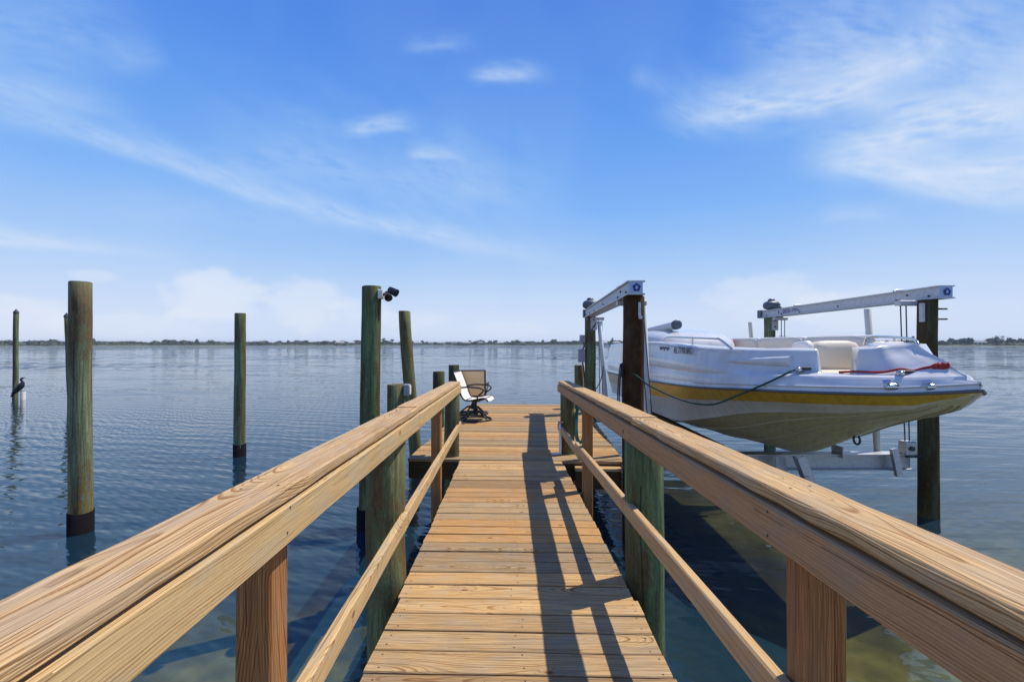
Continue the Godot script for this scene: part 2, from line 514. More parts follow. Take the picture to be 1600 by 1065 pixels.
func make_water() -> void:
	var waves := wave_set()
	var gust := FastNoiseLite.new()
	gust.seed = 3
	gust.frequency = 1.0
	gust.fractal_octaves = 3
	var radii := [0.6]
	while radii[-1] < 1900.0: radii.append(radii[-1] + maxf(0.035, radii[-1] * 0.0105))
	var cols := 430
	var verts := PackedVector3Array()
	var norms := PackedVector3Array()
	var idx := PackedInt32Array()
	var uvs := PackedVector2Array()
	var drift := FastNoiseLite.new()
	drift.seed = 31
	drift.frequency = 1.0
	drift.fractal_octaves = 2
	for ri in radii.size():
		var rr: float = radii[ri]
		var cell := maxf(0.035, rr * 0.0105)
		var live := []
		for wv in waves:
			var k := clampf((wv[4] / cell - 3.0) / 3.0, 0.0, 1.0)
			live.append([wv[0], wv[1], wv[2] * k, wv[3], wv[2]])      # too fine for the net far out: level there, but the slopes still glitter
		for c in cols + 1:
			var a := deg_to_rad(-115.0 + 230.0 * c / cols)
			var x := sin(a) * rr
			var z := -cos(a) * rr
			var y := 0.0
			var nx := 0.0
			var nz := 0.0
			var g := 1.0
			if live.size() > 0:
				g = clampf(0.72 + 1.7 * gust.get_noise_2d(x * 0.022, z * 0.075), 0.12, 1.5)
				for wv in live:
					var p: float = wv[0] * x + wv[1] * z + wv[3]
					y += sin(p) * wv[2]
					var d: float = cos(p) * wv[4]
					nx += d * wv[0]
					nz += d * wv[1]
			verts.append(Vector3(x, y * g, z))
			var breeze := 1.0 + 2.2 * smoothstep(16.0, 44.0, rr) + 8.5 * smoothstep(48.0, 70.0, rr + 30.0 * gust.get_noise_2d(x * 0.006, z * 0.02))      # the breeze reaches the open bay
			norms.append(Vector3(-nx * g * breeze, 1.0, -nz * g * breeze).normalized())
			uvs.append(Vector2(x / 2.6 + 0.6 * drift.get_noise_2d(x * 0.035, z * 0.035), z / 2.6 + 0.6 * drift.get_noise_2d(x * 0.035 + 30.0, z * 0.035)))
	for ri in radii.size() - 1:
		for c in cols:
			var p := ri * (cols + 1) + c
			idx.append_array([p, p + cols + 1, p + cols + 2, p, p + cols + 2, p + 1])
	# the rest of the bay behind, level
	var first := verts.size()
	for ri in [0, radii.size() - 1]:
		for c in 31:
			var a := deg_to_rad(115.0 + 130.0 * c / 30.0)
			verts.append(Vector3(sin(a) * radii[ri], 0, -cos(a) * radii[ri]))
			norms.append(Vector3.UP)
			uvs.append(Vector2(verts[-1].x, verts[-1].z) / 2.6)
	for c in 30: idx.append_array([first + c, first + 31 + c, first + 32 + c, first + c, first + 32 + c, first + 1 + c])
	var arr := []
	arr.resize(Mesh.ARRAY_MAX)
	arr[Mesh.ARRAY_VERTEX] = verts
	arr[Mesh.ARRAY_NORMAL] = norms
	arr[Mesh.ARRAY_TEX_UV] = uvs
	arr[Mesh.ARRAY_INDEX] = idx
	var m := ArrayMesh.new()
	m.add_surface_from_arrays(Mesh.PRIMITIVE_TRIANGLES, arr)
	var wm := StandardMaterial3D.new()
	wm.resource_name = "bay water"
	wm.transparency = BaseMaterial3D.TRANSPARENCY_ALPHA
	var c := Color(0.015, 0.053, 0.092).linear_to_srgb()
	c.a = 0.42
	wm.albedo_color = c
	wm.roughness = 0.03
	wm.metallic_specular = 0.42
	wm.normal_enabled = true
	wm.normal_texture = ripple_texture()
	wm.normal_scale = 0.25
	tag(put(m, "water", wm, self), "calm blue bay water with small ripples", "water", "", "structure")
	# the sandy bottom under it
	var st := st_new()
	var rows := []
	var bn := FastNoiseLite.new()
	bn.seed = 8
	bn.frequency = 0.25
	# bare sand at the walkway; ragged darkening outwards painted for light lost with depth
	for i in 121:
		var row := []
		for j in 121:
			var x := (i - 60) * 0.16 + pow(i - 60, 3.0) * 0.0088
			var z := (j - 60) * 0.16 + pow(j - 60, 3.0) * 0.0088
			row.append(Vector3(x, -0.85 + bn.get_noise_2d(x, z) * 0.12 - clampf(Vector2(x, z).length() * 0.02, 0, 2.5), z))
		rows.append(row)
	var bare := Color(0.38, 0.36, 0.055)
	var deep_tone := Color(0.040, 0.048, 0.018)
	for i in 120:
		for j in 120:
			for q in [[i, j], [i + 1, j + 1], [i + 1, j], [i, j], [i, j + 1], [i + 1, j + 1]]:
				var p: Vector3 = rows[q[0]][q[1]]
				var k := smoothstep(-0.25, 0.25, bn.get_noise_2d(p.x * 2.2, p.z * 2.2) * 1.3 + (4.6 + p.z + clampf(p.x, -1.0, 2.4) * 0.75) * 0.36)
				st.set_color(deep_tone.lerp(bare, k))
				st.add_vertex(p)
	var bm := StandardMaterial3D.new()
	var g := Gradient.new()
	g.set_color(0, Color(0.55, 0.55, 0.5))
	g.set_color(1, Color(1, 1, 1))
	var nt := NoiseTexture2D.new()
	nt.width = 512
	nt.height = 512
	nt.seamless = true
	nt.color_ramp = g
	var fn := FastNoiseLite.new()
	fn.frequency = 0.012
	fn.fractal_octaves = 5
	nt.noise = fn
	bm.albedo_texture = nt
	bm.vertex_color_use_as_albedo = true
	bm.uv1_triplanar = true
	bm.uv1_world_triplanar = true
	bm.uv1_scale = Vector3.ONE / 3.1
	bm.roughness = 0.95
	tag(put(done(st), "seabed", bm, self), "sandy yellow green bottom under the shallow water", "seabed", "", "structure")

# ---------------------------------------------------------------- far shore
func make_shore() -> void:
	var st := st_new()
	var rows := []
	for i in 60:
		var a := deg_to_rad(-62.0 + 124.0 * i / 59.0)
		var row := []
		for p in [[668.0, -0.6], [676.0, 0.5], [700.0, 1.4], [790.0, 2.0], [900.0, 1.0]]:
			var rr: float = p[0] + sin(i * 1.7) * 6.0 + sin(i * 0.6) * 9.0
			row.append(Vector3(sin(a) * rr, p[1], -cos(a) * rr))
		rows.append(row)
	sheet(st, rows, false, false)
	tag(put(done(st), "shore", mat(Color(0.10, 0.11, 0.06), 0.95), self), "low far bank across the bay", "shore", "", "structure")
	# one lumpy crown of leaves, repeated along the bank as a wood that reads as one mass
	var r := RandomNumberGenerator.new()
	r.seed = 404
	var crowns := []
	for v in 3:
		var s := st_new()
		s.set_smooth_group(-1)
		for i in 130:
			var u := Vector3(r.randfn(), r.randfn() * 0.8, r.randfn()).normalized()
			u.y = absf(u.y) * 1.0 - 0.15
			var p := u * (0.72 + 0.3 * r.randf()) * Vector3(1, 1, 1)
			var t := Vector3(r.randfn(), r.randfn(), r.randfn()).normalized() * r.randf_range(0.14, 0.30)
			var b := t.cross(u).normalized() * r.randf_range(0.14, 0.30)
			for q in [p - t, p + b, p + t, p - t, p + t, p - b]:
				s.add_vertex(Vector3(q.x, (q.y + 0.15) * 0.9, q.z))
		crowns.append(done(s))
	var lm := mat(Color(1, 1, 1), 0.9)
	lm.vertex_color_use_as_albedo = true
	for v in 3:
		var mm := MultiMesh.new()
		mm.transform_format = MultiMesh.TRANSFORM_3D
		mm.use_colors = true
		mm.mesh = crowns[v]
		mm.instance_count = 900
		for i in 900:
			var a := deg_to_rad(r.randf_range(-60, 60))
			var depth := r.randf()
			var rr := 682.0 + depth * 70.0 + sin((rad_to_deg(a) + 62) / 124.0 * 59 * 0.6) * 9.0
			var hgt := r.randf_range(2.0, 5.6) + (r.randf_range(0, 4.5) if r.randf() < 0.14 else 0.0) + depth * 1.6
			if depth < 0.25: hgt *= 0.55
			# the right-hand bank carries higher growth
			if a > 0.0: hgt *= 1.15
			hgt *= 0.85
			var wd := r.randf_range(2.5, 8.5)
			mm.set_instance_transform(i, Transform3D(Basis(Vector3.UP, r.randf() * TAU).scaled_local(Vector3(wd, hgt, wd)), Vector3(sin(a) * rr, 0.3, -cos(a) * rr)))
			var k := r.randf_range(0.6, 1.6)
			mm.set_instance_color(i, Color(0.075 * k, 0.092 * k, 0.062 * k * r.randf_range(0.8, 1.2)))
		var o := MultiMeshInstance3D.new()
		o.multimesh = mm
		o.material_override = lm
		o.name = numbered("treeline")
		add_child(o)
		tag(o, ["dark green wood along the far bank", "low scrub filling the wood on the far bank", "taller growth in the wood on the far bank"][v], "treeline", "", "stuff")
	# a few trees that stand above the wood
	var spots := [[-15.6, 9.5, 5.0], [-14.6, 8.0, 4.0], [30.6, 12.0, 6.0], [29.9, 10.0, 4.0], [12.3, 10.5, 2.0], [36.4, 10.0, 4.5], [41.0, 10.0, 3.0], [46.6, 9.5, 5.0]]
	var notes := ["taller one beside the piling with the floodlight", "lower one beside the taller one near the floodlight piling", "broad one under the far end of the boat lift's lettered beam", "smaller one beside the broad tree under the lettered beam", "slim one seen between the near lift piling and the dock", "above the boat's cream seat", "seen beyond the bow rail of the boat", "at the bank's end beyond the bow"]
	for i in spots.size():
		var a := deg_to_rad(spots[i][0])
		var t := thing("far_tree", "far tree, " + notes[i], "tree", Vector3(sin(a) * 706, 1.0, -cos(a) * 706), "tall trees on the far bank")
		var s := st_new()
		var hh: float = spots[i][1]
		tube(s, [Vector3(0, 0, 0), Vector3(0.2, hh * 0.5, 0), Vector3(0.1, hh * 0.9, 0)], [0.5, 0.35, 0.15], 6)
		tube(s, [Vector3(0.2, hh * 0.45, 0), Vector3(1.2, hh * 0.75, 0.3)], [0.25, 0.1], 5)
		tube(s, [Vector3(0.2, hh * 0.5, 0), Vector3(-1.0, hh * 0.8, -0.3)], [0.22, 0.1], 5)
		put(done(s), "trunk", M.bark, t)
		s = st_new()
		s.set_smooth_group(-1)
		for k in 260:
			var lobe := k % 5
			var c: Vector3 = Vector3(cos(lobe * 1.9 + i), 0.0, sin(lobe * 2.3 + i)) * spots[i][2] * 0.45 + Vector3(0, hh * (0.66 + 0.07 * lobe), 0)
			var p: Vector3 = c + Vector3(r.randfn(), r.randfn() * 0.45, r.randfn()) * spots[i][2] * 0.22
			var tt := Vector3(r.randfn(), r.randfn(), r.randfn()).normalized() * r.randf_range(0.2, 0.55)
			var bb := tt.cross(Vector3(r.randfn(), 1, r.randfn())).normalized() * r.randf_range(0.2, 0.5)
			for q in [p - tt, p + bb, p + tt, p - tt, p + tt, p - bb]: s.add_vertex(q)
		put(done(s), "crown", M.leaf, t)
	# houses on the bank
	var houses := [[-20.5, 13, 0, "first of the far houses, left of the thick floodlight piling"], [-19.2, 9, 1, "second far house from the left, low and white"], [-11.6, 12, 1, "pale far house just right of the leaning piling"], [-10.0, 8, 0, "small far house, second right of the leaning piling"], [-8.7, 11, 1, "long white far house above the post tops"], [-7.2, 9, 2, "grey roofed far house left of the swivel chairs"], [-5.6, 12, 0, "white far house straight above the swivel chairs"], [-3.9, 9, 2, "small grey far house right of the swivel chairs"], [-1.5, 10, 1, "white far house nearest the middle of the far bank"], [11.2, 13, 1, "far house seen beside the lift's thin guide pole"], [12.8, 11, 0, "far house seen through the near lift beam and piling"], [41.9, 15, 1, "white far house just right of the lift's corner piling"], [45.5, 10, 2, "last far house near the end of the bank"]]
	for i in houses.size():
		var a := deg_to_rad(houses[i][0])
		var t := thing("far_house", houses[i][3], "house", Vector3(sin(a) * 690, 0.9, -cos(a) * 690), "houses on the far bank")
		t.rotation.y = -a
		var wd: float = houses[i][1]
		var s := st_new()
		box(s, Vector3(-wd / 2, -0.6, -4), Vector3(wd / 2, 3.0, 4))
		put(done(s), "wall", [M.house_a, M.house_b, M.house_a][houses[i][2]], t)
		s = st_new()
		sheet(s, [[Vector3(-wd / 2 - 0.6, 2.9, 4.6), Vector3(-wd / 2 + 2, 4.8, 0), Vector3(-wd / 2 - 0.6, 2.9, -4.6)], [Vector3(wd / 2 + 0.6, 2.9, 4.6), Vector3(wd / 2 - 2, 4.8, 0), Vector3(wd / 2 + 0.6, 2.9, -4.6)]], false, true, [], false)
		fan(s, [Vector3(-wd / 2 - 0.6, 2.9, 4.6), Vector3(-wd / 2 + 2, 4.8, 0), Vector3(-wd / 2 - 0.6, 2.9, -4.6)])
		fan(s, [Vector3(wd / 2 + 0.6, 2.9, 4.6), Vector3(wd / 2 - 2, 4.8, 0), Vector3(wd / 2 + 0.6, 2.9, -4.6)], true)
		put(done(s), "roof", [M.roof_a, M.roof_b, M.roof_c][houses[i][2]], t)
		for k in int(wd / 3.0):
			s = st_new()
			var x := -wd / 2 + 1.6 + k * 3.0
			box(s, Vector3(x - 0.6, 0.7, 4.0), Vector3(x + 0.6, 2.1, 4.05))
			put(done(s), "window", M.dark_glass, t)

# ---------------------------------------------------------------- timber
# a sawn board along x, w wide (z), t thick (y): arrises worn unevenly, grain runs with the length
func board_mesh(L: float, w: float, t: float, ch: float, segs: int, sd: int, wear := 0.0, nails := [], slack := 0.0, face := 1.0) -> ArrayMesh:
	var r := RandomNumberGenerator.new()
	r.seed = sd
	var u0 := r.randf()
	var v0 := r.randf()
	var rows := []
	var uvs := []
	var hy := t / 2
	var hz := w / 2
	for i in segs + 1:
		var x := -L / 2 + L * i / segs
		var row := []
		var uv := []
		var c: Array = []
		for q in 4: c.append(ch * r.randf_range(0.7, 1.3) + wear * pow(r.randf(), 3.0))
		var sag := slack * sin(PI * i / segs)
		var p := [Vector2(hy, hz - c[0]), Vector2(hy - c[0], hz), Vector2(-hy + c[1], hz), Vector2(-hy, hz - c[1]), Vector2(-hy, -hz + c[2]), Vector2(-hy + c[2], -hz), Vector2(hy - c[3], -hz), Vector2(hy, -hz + c[3])]
		var s := 0.0
		for j in 9:
			if j < 8: row.append(Vector3(x, p[j].x + sag, p[j].y))
			uv.append(Vector2(u0 + (x + L / 2) / 2.56, v0 + s / 0.32))
			if j < 8: s += [0.012, t - 0.006, 0.012, w - 0.006, 0.012, t - 0.006, 0.012, w - 0.006][j]
		rows.append(row)
		uvs.append(uv)
	var st := st_new()
	sheet(st, rows, true, true, uvs, false)
	for e in [0, segs]:
		st.set_smooth_group(-1)
		var ring: Array = rows[e]
		var c := Vector3(ring[0].x, 0, 0)
		for j in 8:
			var a: Vector3 = ring[j]
			var b: Vector3 = ring[(j + 1) % 8]
			for q in ([c, a, b] if e == segs else [c, b, a]):
				st.set_uv(Vector2(u0 + q.y * 0.05, v0 + q.z / 0.32))
				st.add_vertex(q)
	st.generate_normals()
	st.generate_tangents()
	var m := st.commit()
	if nails.size() > 0:
		var ns := st_new()
		for nl in nails:
			ns.set_smooth_group(-1)
			var c := Vector3(nl[0] + r.randfn() * 0.006, (hy + 0.0006) * face, nl[1] + r.randfn() * 0.006)
			for j in 6:
				var a := TAU * j / 6
				var b := TAU * (j + 1) / 6
				for q in [c, c + Vector3(cos(a), 0, sin(a)) * 0.0042, c + Vector3(cos(b), 0, sin(b)) * 0.0042]: ns.add_vertex(q)
		ns.generate_normals()
		m = ns.commit(m)
	return m

func wooden(parent: Node3D, called: String, a: Vector3, b: Vector3, w: float, t: float, up: Vector3, m: Material, sd: int, ch := 0.004, segs := 6, wear := 0.0, label := "", screws := [], face := 1.0) -> MeshInstance3D:
	var nl := []
	var L := (b - a).length()
	for q in screws:
		if q > a.z * -1.0 and q < b.z * -1.0:
			for e in [-0.25, 0.27]: nl.append([q + a.z - L / 2 + e * 0.02, e * w])
	var msh := board_mesh(L, w, t, ch, segs, sd, wear, nl, 0.0, face)
	msh.surface_set_material(0, m)
	if nl.size() > 0: msh.surface_set_material(1, M.nail)
	var o := put(msh, called, null, parent, along(a, b, up))
	if label != "": o.set_meta("label", label)
	return o

# a round pole from its foot in the bottom to its top; slight taper and crookedness; v runs down its length
func pole_mesh(foot: Vector3, top: Vector3, r0: float, r1: float, sd: int, turn := 0.0, worn := 0.012) -> ArrayMesh:
	var n := FastNoiseLite.new()
	n.seed = sd
	n.frequency = 1.0
	var rows := []
	var uvs := []
	var sides := 28
	var L := (top - foot).length()
	var segs := int(L / 0.16) + 2
	for i in segs + 1:
		var f := float(i) / segs
		var c := foot.lerp(top, f) + Vector3(n.get_noise_1d(f * 1.7), 0, n.get_noise_1d(f * 1.7 + 50)) * 0.016
		var r := lerpf(r0, r1, f)
		var row := []
		var uv := []
		for j in sides + 1:
			var a := TAU * j / sides
			var rr := r * (1.0 + worn * n.get_noise_3d(cos(a) * 1.4, f * L * 1.3, sin(a) * 1.4) * 2.0)
			if i == segs: rr -= 0.008
			if j < sides: row.append(c + Vector3(cos(a) * rr, 0.0, -sin(a) * rr))
			uv.append(Vector2(fposmod(turn, 1.0) + float(j) / sides, 1.0 - f))
		rows.append(row)
		uvs.append(uv)
		if i == segs - 1:
			rows[-1] = row.map(func(p): return p + Vector3(0, (L / segs) - 0.008, 0))
	var st := st_new()
	sheet(st, rows, true, false, uvs)
	fan(st, rows[-1], false, Vector2(0.4, 0.35))
	st.generate_normals()
	st.generate_tangents()
	return st.commit()

func make_pier() -> void:
	# ---- walkway: slopes down a little towards the platform
	var slope := 0.0278
	var ax := -0.011
	var yaw := 0.023
	var w := thing("dock_walkway", "narrow wooden plank walkway between two handrails", "walkway", Vector3(0, 0, 0))
	var meshes := []
	for v in 20:
		var nl := []
		for x in [-0.565, 0.02, 0.57]:
			for z in [-0.035, 0.038]: nl.append([x, z])
		var m := board_mesh(1.222, 0.1328, 0.038, 0.0028, 5, 300 + v * 7, 0.003, nl)
		m.surface_set_material(0, M.deck[v % M.deck.size()])
		m.surface_set_material(1, M.nail)
		meshes.append(m)
	for k in range(-19, 26):
		var d := 1.8156 + 0.1433 * (k + 0.5)
		var o := put(meshes[(k * 7 + 140) % 20], "plank", null, w)
		var b := Basis.from_euler(Vector3(-slope + rng.randfn() * 0.006, -yaw + rng.randfn() * 0.0025, rng.randfn() * 0.0015))
		if (k * 5 + 100) % 3 == 0: b = b * Basis(Vector3.UP, PI)
		o.transform = Transform3D(b, Vector3(0.0475 + ax * d + rng.randfn() * 0.004, 0.90 - slope * d - 0.019 + rng.randfn() * 0.0013, -d))
	for sx in [-0.5, 0.04, 0.555]:
		wooden(w, "stringer", Vector3(sx + ax * -0.9, 0.90 + slope * 0.9 - 0.135, 0.9), Vector3(sx + ax * 5.4, 0.90 - slope * 5.4 - 0.135, -5.4), 0.038, 0.184, Vector3.UP, M.old_wood, 41 + int(sx * 10))
	for p in [[-0.712, 2.62, 0.107, 0], [0.738, 2.58, 0.105, 1]]:
		var yd: float = 0.90 - slope * p[1]
		var o := put(pole_mesh(Vector3(p[0], -1.3, -p[1]), Vector3(p[0], yd + 0.80, -p[1]), p[2] + 0.006, p[2], 60 + p[3], 0.12 + 0.4 * p[3]), "piling", M.pole_c if p[3] == 0 else M.pole_b, w)
		o.set_meta("label", ["dark stained dock piling", "green dock piling with a knotty face"][p[3]])
	# the cross piece that ties the two pilings under the planks
	wooden(w, "cross_beam", Vector3(-0.53, 0.56, -2.62), Vector3(0.58, 0.56, -2.62), 0.04, 0.19, Vector3.UP, M.old_wood, 57)
	# ---- handrails
	for s in 2:
		var sgn := -1.0 if s == 0 else 1.0
		var h := thing("wooden_handrail", ["weathered wooden handrail on the side of the open pilings and chairs", "weathered wooden handrail on the side of the lifted boat"][s], "handrail", Vector3.ZERO, "walkway handrails")
		var inner := func(d: float) -> float: return (-0.53 - 0.022 * d) if s == 0 else (0.645 - 0.006 * d)
		var yd := func(d: float) -> float: return 0.90 - slope * d
		var joint := 2.975 if s == 0 else 2.47
		var far := 6.02 if s == 0 else 6.16
		for seg in [[-0.7, joint - 0.002, 0.0], [joint + 0.003, far, 0.006]]:
			var a: float = seg[0]
			var b: float = seg[1]
			var off := 0.078 + float(seg[2])
			var k: float = seg[2]
			wooden(h, "cap_rail", Vector3(inner.call(a) + sgn * off, yd.call(a) + 0.905 + k * 0.5, -a), Vector3(inner.call(b) + sgn * off, yd.call(b) + 0.905 + k * 0.5, -b), 0.14, 0.038, Vector3.UP, M.cap[s * 2 + (1 if k > 0 else 0)], 500 + s * 20 + int(a), 0.005, 26, 0.009 if s == 1 else 0.004, "", [a + 0.03, 1.15, 2.60, 4.32, b - 0.03])
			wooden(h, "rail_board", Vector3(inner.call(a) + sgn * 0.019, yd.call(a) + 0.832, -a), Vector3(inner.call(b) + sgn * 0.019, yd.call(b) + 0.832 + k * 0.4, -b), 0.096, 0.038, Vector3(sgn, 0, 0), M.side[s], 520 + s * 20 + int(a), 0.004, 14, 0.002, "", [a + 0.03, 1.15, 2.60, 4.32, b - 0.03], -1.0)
		# lower rail in pieces nailed to the posts
		var cuts := [[-0.7, 2.62], [2.625, 6.02]] if s == 0 else [[-0.7, 2.62], [2.625, 4.55], [4.30, 6.16]]
		for ci in cuts.size():
			var a: float = cuts[ci][0]
			var b: float = cuts[ci][1]
			var low := func(d: float) -> float: return (0.305 + 0.010 * d) if s == 0 else (0.448 - 0.018 * d)
			var lap := -0.040 if (s == 1 and ci == 2) else 0.0
			wooden(h, "lower_rail", Vector3(inner.call(a) + sgn * 0.019 - lap * 0.0, yd.call(a) + low.call(a) + lap, -a), Vector3(inner.call(b) + sgn * 0.019, yd.call(b) + low.call(b) + lap * 0.4, -b), 0.087, 0.036, Vector3(sgn, 0, 0), M.lower[s], 560 + s * 20 + ci, 0.004, 10, 0.003, "", [a + 0.03, 1.15, 4.32, b - 0.03], -1.0)
		for d in ([-0.5, 1.185, 4.33] if s == 0 else [-0.5, 1.10, 4.30]):
			var x: float = inner.call(d) + sgn * (0.038 + 0.046)
			var y: float = yd.call(d)
			wooden(h, "post", Vector3(x, y - 0.42, -d), Vector3(x, y + 0.884, -d), 0.089, 0.089, Vector3(sgn, 0, 0), M.post, 590 + s * 10 + int(d), 0.005, 3)
	# ---- platform at the end, turned a little to the right
	var p := thing("dock_platform", "wide plank platform at the seaward end of the walkway", "platform", Vector3.ZERO)
	var top := 0.75
	var pm := []
	for v in 14:
		var nl := []
		for x in [-1.25, -0.62, 0.0, 0.62, 1.25]:
			for z in [-0.035, 0.038]: nl.append([x, z])
		var m := board_mesh(2.62, 0.1325, 0.036, 0.0028, 6, 700 + v * 11, 0.003, nl)
		m.surface_set_material(0, M.deck[(v + 2) % M.deck.size()])
		m.surface_set_material(1, M.nail)
		pm.append(m)
	var dir := Vector3(0.058, 0, -1).normalized()
	for k in 36:
		var f := 0.0715 + k * 0.1433
		var c := Vector3(0.03, top - 0.018, -5.56) + dir * f
		var o := put(pm[(k * 5) % 14], "plank", null, p)
		o.transform = Transform3D(Basis.from_euler(Vector3(rng.randfn() * 0.004, -0.058 + rng.randfn() * 0.001, rng.randfn() * 0.001)) * (Basis(Vector3.UP, PI) if k % 2 == 0 else Basis.IDENTITY), c + Vector3(rng.randfn() * 0.006, rng.randfn() * 0.0012, 0))
	var side := Vector3(1, 0, 0.058).normalized()
	var mid := Vector3(0.03, 0, -5.56)
	var fl := mid - side * 1.30
	var fr := mid + side * 1.28
	var bl := fl + dir * 5.15
	var br := fr + dir * 5.15
	var yb := Vector3(0, top - 0.036 - 0.105, 0)
	wooden(p, "fascia", fl + yb + dir * 0.03, fr + yb + dir * 0.03, 0.04, 0.205, Vector3.UP, M.old_wood, 801)
	wooden(p, "fascia", bl + yb, br + yb, 0.04, 0.205, Vector3.UP, M.old_wood, 802)
	wooden(p, "fascia", fl + yb + dir * 0.06 + side * 0.02, bl + yb - dir * 0.03 + side * 0.02, 0.04, 0.205, Vector3.UP, M.old_wood, 803)
	wooden(p, "fascia", fr + yb + dir * 0.06 - side * 0.02, br + yb - dir * 0.03 - side * 0.02, 0.04, 0.205, Vector3.UP, M.old_wood, 804)
	for i in 3:
		var c := fl.lerp(fr, 0.25 + 0.25 * i)
		wooden(p, "joist", c + yb + dir * 0.06, c + yb + dir * 5.08, 0.04, 0.20, Vector3.UP, M.old_wood, 810 + i)
	# ledge board in front, a little lower, on the boat side
	wooden(p, "ledge_board", mid + side * 0.72 + Vector3(0, top - 0.075, 0) - dir * 0.055, fr - side * 0.02 + Vector3(0, top - 0.075, 0) - dir * 0.055, 0.12, 0.036, Vector3.UP, M.deck[1], 815)
	wooden(p, "ledge_board", mid + side * 0.72 + Vector3(0, top - 0.20, 0) - dir * 0.09, fr - side * 0.02 + Vector3(0, top - 0.20, 0) - dir * 0.09, 0.036, 0.20, Vector3.UP, M.old_wood, 816)
	var poles := [[-1.347, 5.33, 0.098, -0.466, 2, "short dock piling with the grey box on its side"], [-1.245, 7.8, 0.098, -0.466, 0, "short dock piling at the middle of the platform's open side"], [-1.29, 10.2, 0.115, -0.466, 0, "short dock piling behind the white swivel chair"], [1.47, 10.1, 0.10, -0.466, 2, "short dock piling at the far corner on the boat side"], [-0.752, 5.78, 0.092, -0.62, 1, "dock piling holding the end of the open side handrail"], [0.715, 5.93, 0.090, -0.62, 2, "dock piling holding the end of the boat side handrail"]]
	for i in poles.size():
		var q: Array = poles[i]
		var o := put(pole_mesh(at(q[0], -EYE - 1.3, q[1]), at(q[0], q[3], q[1]), q[2] + 0.008, q[2], 90 + i, 0.2 + i * 0.17), "piling", [M.pole_dark, M.pole_a, M.pole_c][q[4]], p)
		o.set_meta("label", q[5])
	# grey junction box on the first of them
	var bx := thing("junction_box", "small grey electrical box on the side of a short dock piling", "electrical box", at(-1.215, -0.53, 5.33))
	var s := st_new()
	hull_box(s, Transform3D(Basis.IDENTITY, Vector3(0, 0, 0)), Vector3(0.06, 0.13, 0.09), 0.006)
	put(done(s), "case", M.grey_plastic, bx)
	s = st_new()
	hull_box(s, Transform3D(Basis.IDENTITY, Vector3(0.035, 0, 0)), Vector3(0.012, 0.10, 0.075), 0.004)
	put(done(s), "lid", M.white_plastic, bx)

